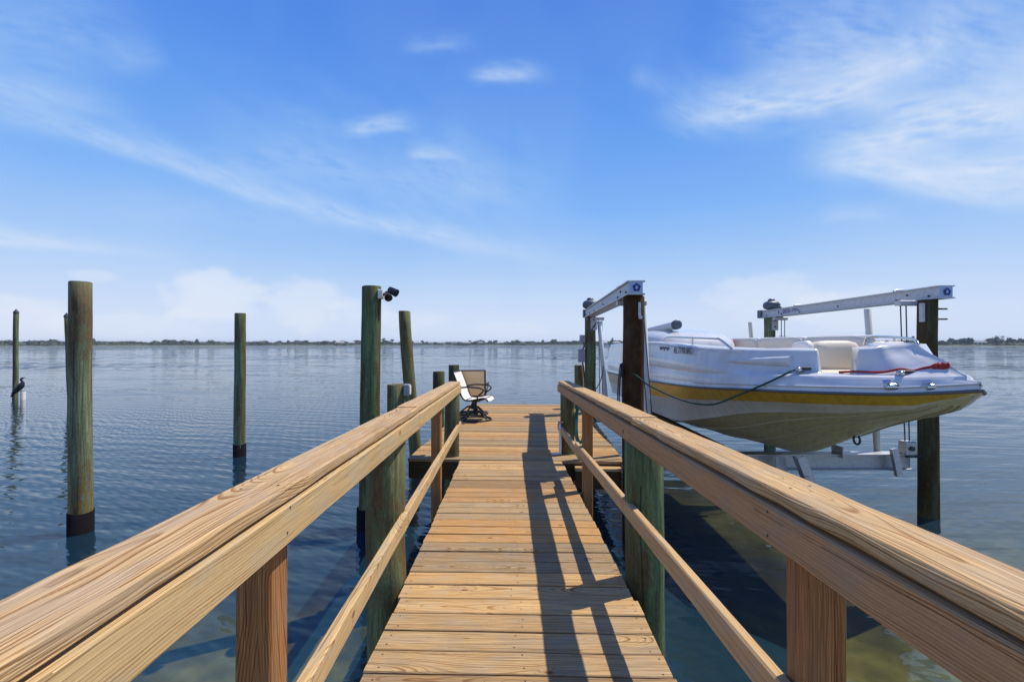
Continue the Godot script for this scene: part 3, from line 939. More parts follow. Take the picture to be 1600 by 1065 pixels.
# ---------------------------------------------------------------- free standing pilings
func make_pilings() -> void:
	var list := [
		# top x, top y, d, foot x at the water, radius, skin, wrap, cap, label
		[-4.95, 0.712, 5.28, -4.935, 0.103, 1, true, false, "thick green and rust brown mooring piling with black band at the waterline"],
		[-5.23, 0.59, 8.85, -5.23, 0.096, 0, true, false, "slim green mooring piling standing alone between the two thick ones"],
		[-19.62, 1.23, 18.2, -19.65, 0.080, 0, false, true, "distant pointed cap piling beside the perched black bird"],
		[-15.20, 0.92, 15.7, -15.05, 0.074, 0, false, true, "distant leaning pointed cap piling partly behind the thick rusty one"],
		[-1.655, 0.676, 5.41, -1.695, 0.110, 3, true, false, "thick dark green piling with a twin floodlight at its top"],
		[-1.88, 0.57, 8.0, -1.66, 0.10, 2, false, false, "green piling leaning behind the piling with the floodlight"],
	]
	for i in list.size():
		var q: Array = list[i]
		var o := thing("mooring_piling", q[8], "piling", at(q[3], -EYE, q[2]), "mooring pilings in the water")
		var top := at(q[0], q[1], q[2]) - o.position
		var foot := Vector3(0, 0, 0) - top.normalized() * 1.6
		if absf(top.x) < 0.1: foot = Vector3(0, -1.6, 0)
		put(pole_mesh(foot, top, q[4] + 0.012, q[4], 20 + i * 3, [0.02, 0.3, 0.5, 0.7, 0.55, 0.1][i]), "pole", [M.pole_a, M.pole_foot, M.pole_c, M.pole_b][q[5]], o)
		if q[6]:
			var s := st_new()
			var rows := []
			for e in [[-0.7, 0.016], [0.232, 0.016], [0.236, 0.010]]:
				var row := []
				for j in 28:
					var a := TAU * j / 28
					row.append(Vector3(cos(a), 0, -sin(a)) * (q[4] + e[1] + 0.004 * sin(a * 5.0 + e[0] * 9.0 + i)) + Vector3(0, e[0] + (0.006 * sin(a * 2.0 + i) if e[0] > 0 else 0.0), 0))
				rows.append(row)
			sheet(s, rows, true)
			put(done(s), "waterline_wrap", M.black_wrap, o)
		if q[7]:
			var s := st_new()
			var rows := []
			for e in [[0.0, 1.12], [0.05, 1.1], [0.17, 0.05]]:
				var row := []
				for j in 20:
					var a := TAU * j / 20
					row.append(top + Vector3(cos(a) * q[4] * e[1], e[0] - 0.02, -sin(a) * q[4] * e[1]))
				rows.append(row)
			sheet(s, rows, true)
			fan(s, rows[0], true)
			put(done(s), "cap", M.dark_cap, o)
	# twin floodlight on the fifth
	var f := thing("floodlight", "black twin floodlight bracketed to the top of a green piling", "floodlight", at(-1.53, 0.58, 5.38))
	var s := st_new()
	hull_box(s, Transform3D(Basis.IDENTITY, Vector3(-0.0, 0, 0)), Vector3(0.05, 0.11, 0.10), 0.01)
	put(done(s), "mounting_box", M.white_plastic, f)
	s = st_new()
	tube(s, [Vector3(0.02, 0, 0), Vector3(0.07, -0.005, 0.02)], 0.018, 10)
	put(done(s), "arm", M.black_metal, f)
	for k in 2:
		var c := Vector3(0.085, -0.02, 0.03) if k == 0 else Vector3(0.135, 0.035, 0.0)
		var dv := Vector3(0.35, -0.55, 0.75).normalized() if k == 0 else Vector3(0.85, -0.45, 0.25).normalized()
		s = st_new()
		tube(s, [c - dv * 0.06, c - dv * 0.05, c + dv * 0.05, c + dv * 0.058], [0.022, 0.036, 0.047, 0.047], 14)
		var l := put(done(s), "lamp_head", M.black_metal, f)
		s = st_new()
		tube(s, [c + dv * 0.0585, c + dv * 0.062], 0.041, 14)
		put(done(s), "lens", M.dark_glass, l)
	s = st_new()
	tube(s, curve_points([Vector3(0.0, -0.05, 0.0), Vector3(-0.01, -0.12, 0.01), Vector3(-0.02, -0.3, 0.01)], 6), 0.006, 6)
	put(done(s), "cable", M.black_metal, f)
	# the bird on its stub of pipe
	var pp := thing("pipe_stub", "pale pipe stub rising from the water beneath the black bird", "pipe", at(-18.85, -EYE, 17.75))
	s = st_new()
	tube(s, [Vector3(0, -1.4, 0), Vector3(0, 0.30, 0), Vector3(0.0, 0.31, 0)], [0.075, 0.075, 0.07], 16)
	put(done(s), "pipe", M.pvc_dirty, pp)
	make_bird(at(-18.86, -EYE + 0.31, 17.75))

func make_bird(where: Vector3) -> void:
	var b := thing("cormorant", "black cormorant perched on a pale pipe stub", "bird", where)
	b.rotation = Vector3(0, 0.25, 0.30)
	# one skin from tail to bill along a bent spine: tail, rump, breast, S of the neck, head, hooked bill
	var spine := [Vector3(-0.40, -0.07, 0), Vector3(-0.28, 0.02, 0), Vector3(-0.16, 0.11, 0), Vector3(-0.06, 0.18, 0), Vector3(0.03, 0.25, 0), Vector3(0.09, 0.32, 0), Vector3(0.10, 0.38, 0), Vector3(0.075, 0.435, 0), Vector3(0.085, 0.475, 0), Vector3(0.125, 0.495, 0), Vector3(0.165, 0.497, 0), Vector3(0.21, 0.495, 0), Vector3(0.245, 0.485, 0)]
	var rad := [0.028, 0.035, 0.072, 0.098, 0.092, 0.058, 0.036, 0.029, 0.030, 0.034, 0.024, 0.010, 0.005]
	var pts := curve_points(spine, 48)
	var rr := []
	for i in 49:
		var t := i / 48.0 * 12.0
		var k := mini(int(t), 11)
		rr.append(lerpf(rad[k], rad[k + 1], t - k))
	var s := st_new()
	tube(s, pts, rr, 14, true, 1.1)
	put(done(s), "body", M.feather, b)
	for sg in [-1, 1]:
		s = st_new()      # folded wing lying on the flank
		var rows := []
		for i in 9:
			var f := i / 8.0
			var c := Vector3(lerpf(0.05, -0.34, f), lerpf(0.26, 0.02, f), sg * (0.085 * sin(PI * clampf(1.0 - f * 0.85, 0, 1)) + 0.018))
			var ww := 0.085 * pow(sin(PI * clampf(f * 0.85 + 0.13, 0, 1)), 0.7)
			rows.append([c + Vector3(0.3, 0.75, 0).normalized() * ww - Vector3(0, 0, sg * 0.02), c + Vector3(0, 0, sg * 0.012), c - Vector3(0.3, 0.75, 0).normalized() * ww - Vector3(0, 0, sg * 0.012)])
		sheet(s, rows, false, sg < 0)
		put(done(s), "wing", M.feather_wing, b)
		s = st_new()
		tube(s, [Vector3(-0.07, 0.11, sg * 0.04), Vector3(-0.055, 0.045, sg * 0.042), Vector3(-0.03, 0.012, sg * 0.042)], [0.022, 0.012, 0.009], 8)
		for toe in [-0.4, 0.0, 0.4]: tube(s, [Vector3(-0.035, 0.012, sg * 0.042), Vector3(0.03, 0.008, sg * 0.042 + toe * 0.06)], [0.008, 0.005], 6)
		put(done(s), "leg", M.feather, b)

# ---------------------------------------------------------------- swivel chairs: sling stretched on a bent tube, arms, pedestal and ring base
func make_chair(where: Vector3, turn: float, label: String, sling: Material) -> void:
	var c := thing("swivel_chair", label, "chair", where, "swivel chairs on the platform")
	c.rotation.y = turn
	# x is forward
	var prof := curve_points([Vector3(-0.36, 0.90, 0), Vector3(-0.27, 0.68, 0), Vector3(-0.21, 0.50, 0), Vector3(-0.15, 0.405, 0), Vector3(-0.05, 0.385, 0), Vector3(0.12, 0.415, 0), Vector3(0.235, 0.43, 0), Vector3(0.30, 0.38, 0)], 28)
	var s := st_new()
	var a := []
	var b := []
	for sh in [0.0, 0.007]:
		var rows := []
		for i in prof.size():
			var row := []
			for j in 7:
				var z := -0.235 + 0.47 * j / 6.0
				row.append(prof[i] + Vector3(0.0, -0.012 * (1 - pow(z / 0.235, 2)) - sh, z))
			rows.append(row)
		sheet(s, rows, false, sh > 0.0)
	put(done(s), "sling", sling, c)
	for sg in [-1.0, 1.0]:
		s = st_new()
		var rail := []
		for p in prof: rail.append(p + Vector3(0, -0.004, sg * 0.245))
		tube(s, rail, 0.0145, 8)
		put(done(s), "side_rail", M.bronze, c)
		s = st_new()
		tube(s, curve_points([Vector3(-0.235, 0.60, sg * 0.255), Vector3(-0.10, 0.625, sg * 0.285), Vector3(0.10, 0.62, sg * 0.30), Vector3(0.20, 0.60, sg * 0.295), Vector3(0.215, 0.55, sg * 0.285), Vector3(0.12, 0.47, sg * 0.27), Vector3(0.10, 0.40, sg * 0.25)], 22), 0.014, 8)
		put(done(s), "arm", M.bronze, c)
	for p in [prof[0], prof[13], prof[24]]:
		s = st_new()
		tube(s, [p + Vector3(0, -0.012, -0.245), p + Vector3(0, -0.012, 0.245)], 0.012, 8)
		put(done(s), "cross_tube", M.bronze, c)
	s = st_new()
	tube(s, [Vector3(0, 0.36, -0.22), Vector3(0, 0.34, 0), Vector3(0, 0.36, 0.22)], 0.014, 8)
	tube(s, [Vector3(-0.15, 0.375, 0), Vector3(0, 0.33, 0), Vector3(0.2, 0.40, 0)], 0.014, 8)
	put(done(s), "seat_spring", M.bronze, c)
	s = st_new()
	tube(s, [Vector3(0, 0.34, 0), Vector3(0, 0.22, 0), Vector3(0, 0.21, 0), Vector3(0, 0.10, 0)], [0.024, 0.024, 0.045, 0.05], 14)
	put(done(s), "pedestal", M.bronze, c)
	for k in 4:
		var an := TAU * k / 4 + 0.5
		s = st_new()
		tube(s, [Vector3(0, 0.17, 0), Vector3(cos(an) * 0.14, 0.135, sin(an) * 0.14), Vector3(cos(an) * 0.29, 0.03, sin(an) * 0.29)], [0.022, 0.018, 0.014], 8)
		put(done(s), "spoke", M.bronze, c)
	s = st_new()
	var ring := []
	for k in 33: ring.append(Vector3(cos(TAU * k / 32) * 0.29, 0.018, sin(TAU * k / 32) * 0.29))
	tube(s, ring, 0.017, 8, false)
	put(done(s), "base_ring", M.bronze, c)

# ---------------------------------------------------------------- boat lift
func i_beam(st: SurfaceTool, a: Vector3, b: Vector3, fw: float, hh: float, tf := 0.014, tw := 0.012) -> void:   # a, b: middle of the top face
	var x := (b - a).normalized()
	var z := x.cross(Vector3.UP).normalized()
	var y := z.cross(x)
	bar(st, a - y * tf / 2, b - y * tf / 2, fw, tf, y)
	bar(st, a - y * (hh - tf / 2), b - y * (hh - tf / 2), fw, tf, y)
	bar(st, a - y * hh / 2, b - y * hh / 2, tw, hh - tf * 2 - 0.001, y)

func text_on(parent: Node3D, called: String, words: String, size: float, m: Material, xf: Transform3D, font := "Droid Sans", bold := true) -> MeshInstance3D:
	var t := TextMesh.new()
	var f := SystemFont.new()
	f.font_names = PackedStringArray([font])
	if bold: f.font_weight = 700
	t.font = f
	t.text = words
	t.font_size = 64
	t.pixel_size = size / 47.0
	t.depth = 0.002
	t.curve_step = 1.5
	return put(t, called, m, parent, xf)

func make_lift() -> void:
	var L := thing("boat_lift", "galvanised boat lift of four pilings, two overhead beams and a cradle", "boat lift", Vector3.ZERO)
	var pil := [[1.405, 5.32, 0.120, 2, 0.62], [1.60, 9.40, 0.108, 1, 0.25], [5.19, 5.75, 0.100, 0, 0.55], [5.37, 9.60, 0.104, 1, 0.75]]
	var pn := ["dark brown lift piling with a green edge, next to the handrail", "green lift piling beside the platform", "tall green and black stained lift piling beyond the bow", "green lift piling behind the boat's seats"]
	for i in 4:
		var q: Array = pil[i]
		var tp := 0.548
		var o := put(pole_mesh(at(q[0], -EYE - 1.4, q[1]), at(q[0], tp, q[1]), q[2] + 0.012, q[2], 130 + i, q[4]), "piling", [M.pole_brown, M.pole_a, M.pole_dark][[2, 1, 0][i] if i < 3 else 1] if i != 0 else M.pole_brown, L)
		if i == 2: o.material_override = M.pole_stain
		o.set_meta("label", pn[i])
	# overhead beams: box-like I beams lying on the piling tops
	var beams := [[at(1.383, 0.706, 5.12), at(1.615, 0.706, 9.75), 1], [at(5.245, 0.706, 5.55), at(5.43, 0.706, 9.95), 2]]
	for bi in 2:
		var a: Vector3 = beams[bi][0]
		var b: Vector3 = beams[bi][1]
		var s := st_new()
		i_beam(s, a, b, 0.20, 0.156)
		var beam := put(done(s), "cap_beam", M.alu, L)
		var x := (b - a).normalized()
		var z := x.cross(Vector3.UP).normalized()
		# web plate on the side towards the walkway
		s = st_new()
		bar(s, a + Vector3(0, -0.078, 0) + x * 0.01 - Vector3(0.075, 0, 0), b + Vector3(0, -0.078, 0) - x * 0.03 - Vector3(0.075, 0, 0), 0.006, 0.126)
		put(done(s), "side_plate", M.alu_pale, beam)
		s = st_new()
		bar(s, a + Vector3(0.06, -0.078, 0) + x * 0.004, a + Vector3(0.06, -0.078, 0) + x * 0.01, 0.17, 0.127)
		s = st_new()
		hull_box(s, along(a + Vector3(-0.005, -0.078, 0) + x * 0.002, a + Vector3(-0.005, -0.078, 0) + x * 0.008), Vector3(0.006, 0.127, 0.155))
		var ec := put(done(s), "end_plate", M.alu_blue, beam)
		# emblem: dark blue pentagon with a pale drop
		s = st_new()
		var ring := []
		for k in 5: ring.append(a + Vector3(0.005, -0.078, 0) + x * -0.0035 + Vector3(sin(TAU * k / 5) * 0.050, cos(TAU * k / 5) * 0.050, 0))
		fan(s, ring, true)
		put(done(s), "emblem", M.blue_print, ec)
		s = st_new()
		ring = []
		for k in 10:
			var an := TAU * k / 10
			var rr := 0.017 if k != 0 else 0.030
			ring.append(a + Vector3(0.005, -0.080, 0) + x * -0.0055 + Vector3(sin(an) * rr, cos(an) * rr, 0))
		fan(s, ring, true)
		put(done(s), "emblem", M.alu_blue, ec)
		# drive shaft under the top flange, gear motor on the far end
		var tail := b - x * 0.35
		s = st_new()
		rounded(s, Transform3D(Basis.IDENTITY, tail + Vector3(0, 0.095, 0)), Vector3(0.31, 0.19, 0.28), 2.6, 10)
		tube(s, [tail + Vector3(0, 0.16, 0), tail + Vector3(0, 0.215, 0), tail + Vector3(0, 0.235, 0)], [0.075, 0.068, 0.04], 16)
		tube(s, [tail + Vector3(0.10, 0.06, 0.0), tail + Vector3(0.19, 0.045, 0.04)], [0.05, 0.022], 10)
		for k in 5: tube(s, [tail + Vector3(-0.10 + k * 0.05, 0.10, 0.142), tail + Vector3(-0.10 + k * 0.05, 0.10, 0.150)], 0.012, 8)
		put(done(s), "gear_motor", M.slate, L)
		s = st_new()
		box(s, b + Vector3(-0.115, -0.15, -0.02), b + Vector3(0.02, 0.015, 0.12))
		put(done(s), "beam_end_block", M.slate, L)
		# bracket plates with bolts at the tops of the two pilings
		for e in 2:
			var q: Array = pil[bi * 2 + e]
			var c := at(q[0] + (0.02 if e == 1 else 0.02), 0.44, q[1] - q[2] - 0.012)
			var pz := c
			if e == 0: continue
			s = st_new()
			bar(s, pz + Vector3(0.03, 0.10, 0.003), pz + Vector3(0.03, -0.16, 0.003), 0.13, 0.012, Vector3(0, 0, 1))
			var br := put(done(s), "bracket_plate", M.alu_pale, L)
			for k in 2:
				s = st_new()
				tube(s, [pz + Vector3(0.03, 0.045 - k * 0.13, 0.008), pz + Vector3(0.03, 0.045 - k * 0.13, 0.022)], 0.016, 6)
				put(done(s), "bolt", M.dark_cap, br)
		# bolts on the side plate
		for k in 7:
			s = st_new()
			var c := a.lerp(b, [0.035, 0.11, 0.15, 0.42, 0.66, 0.80, 0.93][k]) + Vector3(-0.079, [-0.115, -0.07, -0.12, -0.10, -0.12, -0.115, -0.11][k], 0)
			tube(s, [c, c + Vector3(-0.012, 0, 0)], 0.013, 6)
			put(done(s), "bolt", M.dark_cap, beam)
		for k in 2:   # bearing straps arched over the top flange
			var c := a.lerp(b, [0.16, 0.70][k])
			s = st_new()
			tube(s, [c + Vector3(-0.08, 0.002, 0), c + Vector3(-0.05, 0.016, 0), c + Vector3(0.05, 0.016, 0), c + Vector3(0.08, 0.002, 0)], 0.02, 8)
			put(done(s), "shaft_bearing", M.alu, L)
		if bi == 1:
			var right := -x                     # reading direction: from the far end towards the near end
			var bs := Basis(right, Vector3.UP, right.cross(Vector3.UP))
			text_on(beam, "lettering", "DECO", 0.075, M.blue_print, Transform3D(bs, a.lerp(b, 0.76) + Vector3(-0.080, -0.075, 0)))
			s = st_new()
			for k in 16: bar(s, a.lerp(b, 0.718 - 0.0075 * (k % 8) * (0.7 if k < 8 else 1.0)) + Vector3(-0.080, -0.052 - 0.030 * (k / 8), 0), a.lerp(b, 0.713 - 0.0075 * (k % 8) * (0.7 if k < 8 else 1.0)) + Vector3(-0.080, -0.052 - 0.030 * (k / 8), 0), 0.002, 0.010 + 0.006 * (k % 3))
			put(done(s), "small_print", M.blue_print, beam)
			s = st_new()
			var dr := []
			var dc := a.lerp(b, 0.825) + Vector3(-0.0795, -0.08, 0)
			for k in 14:
				var an := TAU * k / 14
				var rr := 0.026 if k != 0 else 0.058
				dr.append(dc + right * sin(an) * rr + Vector3.UP * cos(an) * rr)
			fan(s, dr, true)
			put(done(s), "emblem", M.blue_print, beam)
	# step bolts on the near right piling and the angle bracket left of it
	for k in 2:
		var s := st_new()
		tube(s, [at(5.22, 0.43 - k * 0.125, 5.68), at(5.345, 0.43 - k * 0.125, 5.65)], 0.011, 8)
		put(done(s), "through_bolt", M.dark_cap, L)
	var sb := st_new()
	bar(sb, at(5.045, 0.50, 5.66), at(5.045, 0.27, 5.66), 0.03, 0.05, Vector3(0, 0, 1))
	put(done(sb), "angle_bracket", M.alu_pale, L)
	sb = st_new()
	bar(sb, at(1.44, 0.47, 5.19), at(1.44, 0.30, 5.19), 0.03, 0.008, Vector3(0, 0, 1))
	tube(sb, [at(1.445, 0.30, 5.195), at(1.445, 0.30, 5.165)], 0.022, 8)
	put(done(sb), "through_bolt", M.alu, L)
	# cradle: two cross beams hung by cables from the overhead beams
	for e in 2:
		var d := 5.80 + e * 3.55
		var x0 := 1.66 + e * 0.05
		var x1 := 5.03 + e * 0.53
		var s := st_new()
		i_beam(s, at(x0, -1.375, d), at(x1, -1.375, d + 0.03), 0.17, 0.205)
		put(done(s), "cradle_beam", M.alu, L)
		for sd in 2:
			var cx := x0 + 0.10 if sd == 0 else x1 - 0.07
			var on: float = beams[sd][0].lerp(beams[sd][1], 0.06 + 0.80 * e).x
			var bx: float = [[1.62, 4.95], [1.80, 5.52]][e][sd]
			s = st_new()
			hull_box(s, Transform3D(Basis.IDENTITY, at(cx, -1.30, d - 0.02)), Vector3(0.13, 0.17, 0.12), 0.01)
			var pb := put(done(s), "pulley_block", M.alu, L)
			s = st_new()
			tube(s, [at(cx, -1.30, d - 0.085), at(cx, -1.30, d - 0.10)], 0.03, 12)
			tube(s, [at(cx - 0.05, -1.40, d - 0.06), at(cx + 0.13, -1.40, d - 0.06)], 0.018, 8)
			put(done(s), "axle", M.dark_cap, pb)
			s = st_new()
			hull_box(s, Transform3D(Basis.IDENTITY, at((bx + on) / 2, 0.515, d + 0.02)), Vector3(absf(bx - on) + 0.14, 0.065, 0.10), 0.01)
			put(done(s), "cable_guide", M.alu_pale, L)
			for k in 2:
				s = st_new()
				tube(s, [at(bx - 0.035 + 0.07 * k, 0.50, d + 0.02), at(cx - 0.03 + 0.055 * k, -1.25, d - 0.02)], 0.0075, 6)
				put(done(s), "cable", M.steel_cable, L)
	# bunks the hull lies on, running fore and aft
	for sd in 2:
		var bx := 2.56 if sd == 0 else 4.16
		wooden(L, "bunk", at(bx, -1.29, 5.62 + sd * 1.0), at(bx, -1.29, 9.7), 0.09, 0.10, Vector3.UP, M.bunk, 880 + sd)
		for e in 2:
			var d := 5.80 + e * 3.55
			var s := st_new()
			bar(s, at(bx - 0.065, -1.345, d - 0.10), at(bx - 0.065, -1.345, d + 0.10), 0.012, 0.14)
			for k in 3: tube(s, [at(bx - 0.071, -1.32 - 0.03 * (k % 2), d - 0.08 + k * 0.03), at(bx - 0.078, -1.32 - 0.03 * (k % 2), d - 0.08 + k * 0.03)], 0.009, 6)
			put(done(s), "bunk_bracket", M.alu, L)
	var s := st_new()      # keel stop: a slanting punched channel in front of the cradle beam
	bar(s, at(3.40, -1.33, 5.42), at(3.50, -1.625, 5.40), 0.10, 0.008, Vector3(0.1, 0, 1))
	bar(s, at(3.345, -1.33, 5.46), at(3.45, -1.62, 5.44), 0.008, 0.075, Vector3(0.1, 0, 1))
	bar(s, at(3.455, -1.33, 5.46), at(3.555, -1.62, 5.44), 0.008, 0.075, Vector3(0.1, 0, 1))
	bar(s, at(3.27, -1.37, 5.62), at(3.27, -1.60, 5.58), 0.13, 0.01, Vector3(0.1, 0, 1))
	for k in 4: tube(s, [at(3.44 + 0.03 * (k % 2), -1.55 - 0.035 * (k / 2), 5.40), at(3.44 + 0.03 * (k % 2), -1.55 - 0.035 * (k / 2), 5.39)], 0.009, 8)
	put(done(s), "keel_stop", M.alu, L)
	# guide poles
	var gp := [[at(1.78, -1.46, 5.98), at(1.705, 0.545, 5.98), 0.042, "white plastic guide pole behind the brown lift piling"], [at(1.93, -1.46, 9.35), at(1.775, 0.46, 9.35), 0.045, "white plastic guide pole near the boat's stern on the platform side"], [at(4.72, -1.60, 5.93), at(4.675, 0.46, 6.05), 0.040, "cream guide pole rising behind the boat's bow seats"], [at(4.98, -1.46, 9.35), at(4.84, 0.44, 9.35), 0.040, "pale guide pole at the boat's stern on the open water side"]]
	for g in gp:
		s = st_new()
		tube(s, [g[0], g[0].lerp(g[1], 0.5), g[1] - Vector3(0, 0.004, 0), g[1]], [g[2], g[2], g[2], g[2] * 0.9], 16)
		var o := put(done(s), "guide_pole", M.pvc_dirty if g[2] < 0.0405 else M.pvc, L)
		o.set_meta("label", g[3])
	s = st_new()
	bar(s, at(4.735, -1.30, 5.72), at(4.785, -1.63, 5.70), 0.075, 0.05, Vector3(0, 0, 1))
	put(done(s), "pole_socket", M.alu, L)

# ---------------------------------------------------------------- boat: bow towards the walkway's start
const BX := 3.36
# rows of (half beam, height, distance) from stern to bow tip
const RUB := [Vector3(1.22, -0.64, 10.3), Vector3(1.25, -0.61, 8.5), Vector3(1.26, -0.575, 7.0), Vector3(1.24, -0.515, 5.4), Vector3(1.05, -0.468, 4.62), Vector3(0.87, -0.45, 4.25), Vector3(0.62, -0.432, 3.93), Vector3(0.36, -0.412, 3.65), Vector3(0.16, -0.378, 3.44), Vector3(0.0, -0.348, 3.3)]
const BAND := [Vector3(1.21, -0.42, 10.28), Vector3(1.235, -0.38, 8.5), Vector3(1.245, -0.34, 7.0), Vector3(1.222, -0.335, 5.4), Vector3(1.02, -0.305, 4.64), Vector3(0.83, -0.29, 4.29), Vector3(0.575, -0.28, 3.99), Vector3(0.32, -0.27, 3.73), Vector3(0.14, -0.25, 3.5), Vector3(0.0, -0.24, 3.4)]
const FOOT := [Vector3(1.21, -0.3, 10.27), Vector3(1.235, -0.25, 8.5), Vector3(1.243, -0.21, 7.0), Vector3(1.20, -0.23, 5.4), Vector3(0.955, -0.255, 4.7), Vector3(0.745, -0.262, 4.38), Vector3(0.49, -0.255, 4.12), Vector3(0.26, -0.245, 3.9), Vector3(0.11, -0.185, 3.68), Vector3(0.0, -0.165, 3.53)]
const WALL := [Vector3(1.195, -0.10, 10.25), Vector3(1.222, -0.06, 8.5), Vector3(1.228, -0.05, 7.0), Vector3(1.178, -0.10, 5.4), Vector3(0.92, -0.125, 4.73), Vector3(0.71, -0.13, 4.43), Vector3(0.45, -0.135, 4.2), Vector3(0.235, -0.13, 4.03), Vector3(0.1, -0.1, 3.84), Vector3(0.0, -0.08, 3.69)]
const WALL_GAP := [Vector3(1.195, -0.10, 10.25), Vector3(1.222, -0.06, 8.5), Vector3(1.228, -0.05, 7.0), Vector3(1.178, -0.10, 5.4), Vector3(0.94, -0.125, 4.71), Vector3(0.73, -0.13, 4.4), Vector3(0.482, -0.135, 4.13), Vector3(0.255, -0.13, 3.92), Vector3(0.1, -0.1, 3.84), Vector3(0.0, -0.08, 3.69)]      # the side with the boarding gap stands upright
const TOPO := [Vector3(1.17, -0.015, 10.2), Vector3(1.195, 0.022, 8.5), Vector3(1.20, 0.028, 7.0), Vector3(1.145, -0.035, 5.4), Vector3(0.88, -0.055, 4.77), Vector3(0.67, -0.055, 4.48), Vector3(0.41, -0.06, 4.27), Vector3(0.21, -0.055, 4.13), Vector3(0.09, -0.02, 3.95), Vector3(0.0, 0.0, 3.8)]
const TOPO_GAP := [Vector3(1.17, -0.015, 10.2), Vector3(1.195, 0.022, 8.5), Vector3(1.20, 0.028, 7.0), Vector3(1.145, -0.035, 5.4), Vector3(0.92, -0.055, 4.73), Vector3(0.715, -0.055, 4.42), Vector3(0.47, -0.055, 4.15), Vector3(0.245, -0.035, 3.95), Vector3(0.09, -0.02, 3.95), Vector3(0.0, 0.0, 3.8)]      # the side with the boarding gap stands upright
const TOPI := [Vector3(1.05, -0.01, 10.1), Vector3(1.06, 0.03, 8.5), Vector3(1.06, 0.034, 7.0), Vector3(1.0, -0.022, 5.42), Vector3(0.76, -0.045, 4.9), Vector3(0.55, -0.045, 4.64), Vector3(0.32, -0.05, 4.46), Vector3(0.16, -0.045, 4.36), Vector3(0.07, 0.0, 4.22), Vector3(0.0, 0.015, 4.05)]
const TOPI_GAP := [Vector3(1.05, -0.01, 10.1), Vector3(1.06, 0.03, 8.5), Vector3(1.06, 0.034, 7.0), Vector3(1.0, -0.022, 5.42), Vector3(0.79, -0.045, 4.87), Vector3(0.58, -0.045, 4.6), Vector3(0.35, -0.045, 4.34), Vector3(0.165, -0.025, 4.17), Vector3(0.07, 0.0, 4.22), Vector3(0.0, 0.015, 4.05)]      # the side with the boarding gap stands upright

func table(d: float, pts: Array) -> float:       # piecewise smooth lookup: pairs (distance, value)
	for i in pts.size() - 1:
		if d <= pts[i + 1].x or i == pts.size() - 2:
			var p0: float = pts[maxi(i - 1, 0)].y
			var p3: float = pts[mini(i + 2, pts.size() - 1)].y
			return cubic_interpolate(pts[i].y, pts[i + 1].y, p0, p3, clampf((d - pts[i].x) / (pts[i + 1].x - pts[i].x), 0, 1))
	return pts[-1].y

func ring_of(rows: Array, n: int, side: float, push := 0.0, lift := 0.0) -> Array:
	var out := []
	for p in curve_points(rows, n): out.append(at(BX + side * maxf(p.x - push, 0.0) * clampf(p.x / 0.06, 0.0, 1.0), p.y + lift, p.z))
	return out

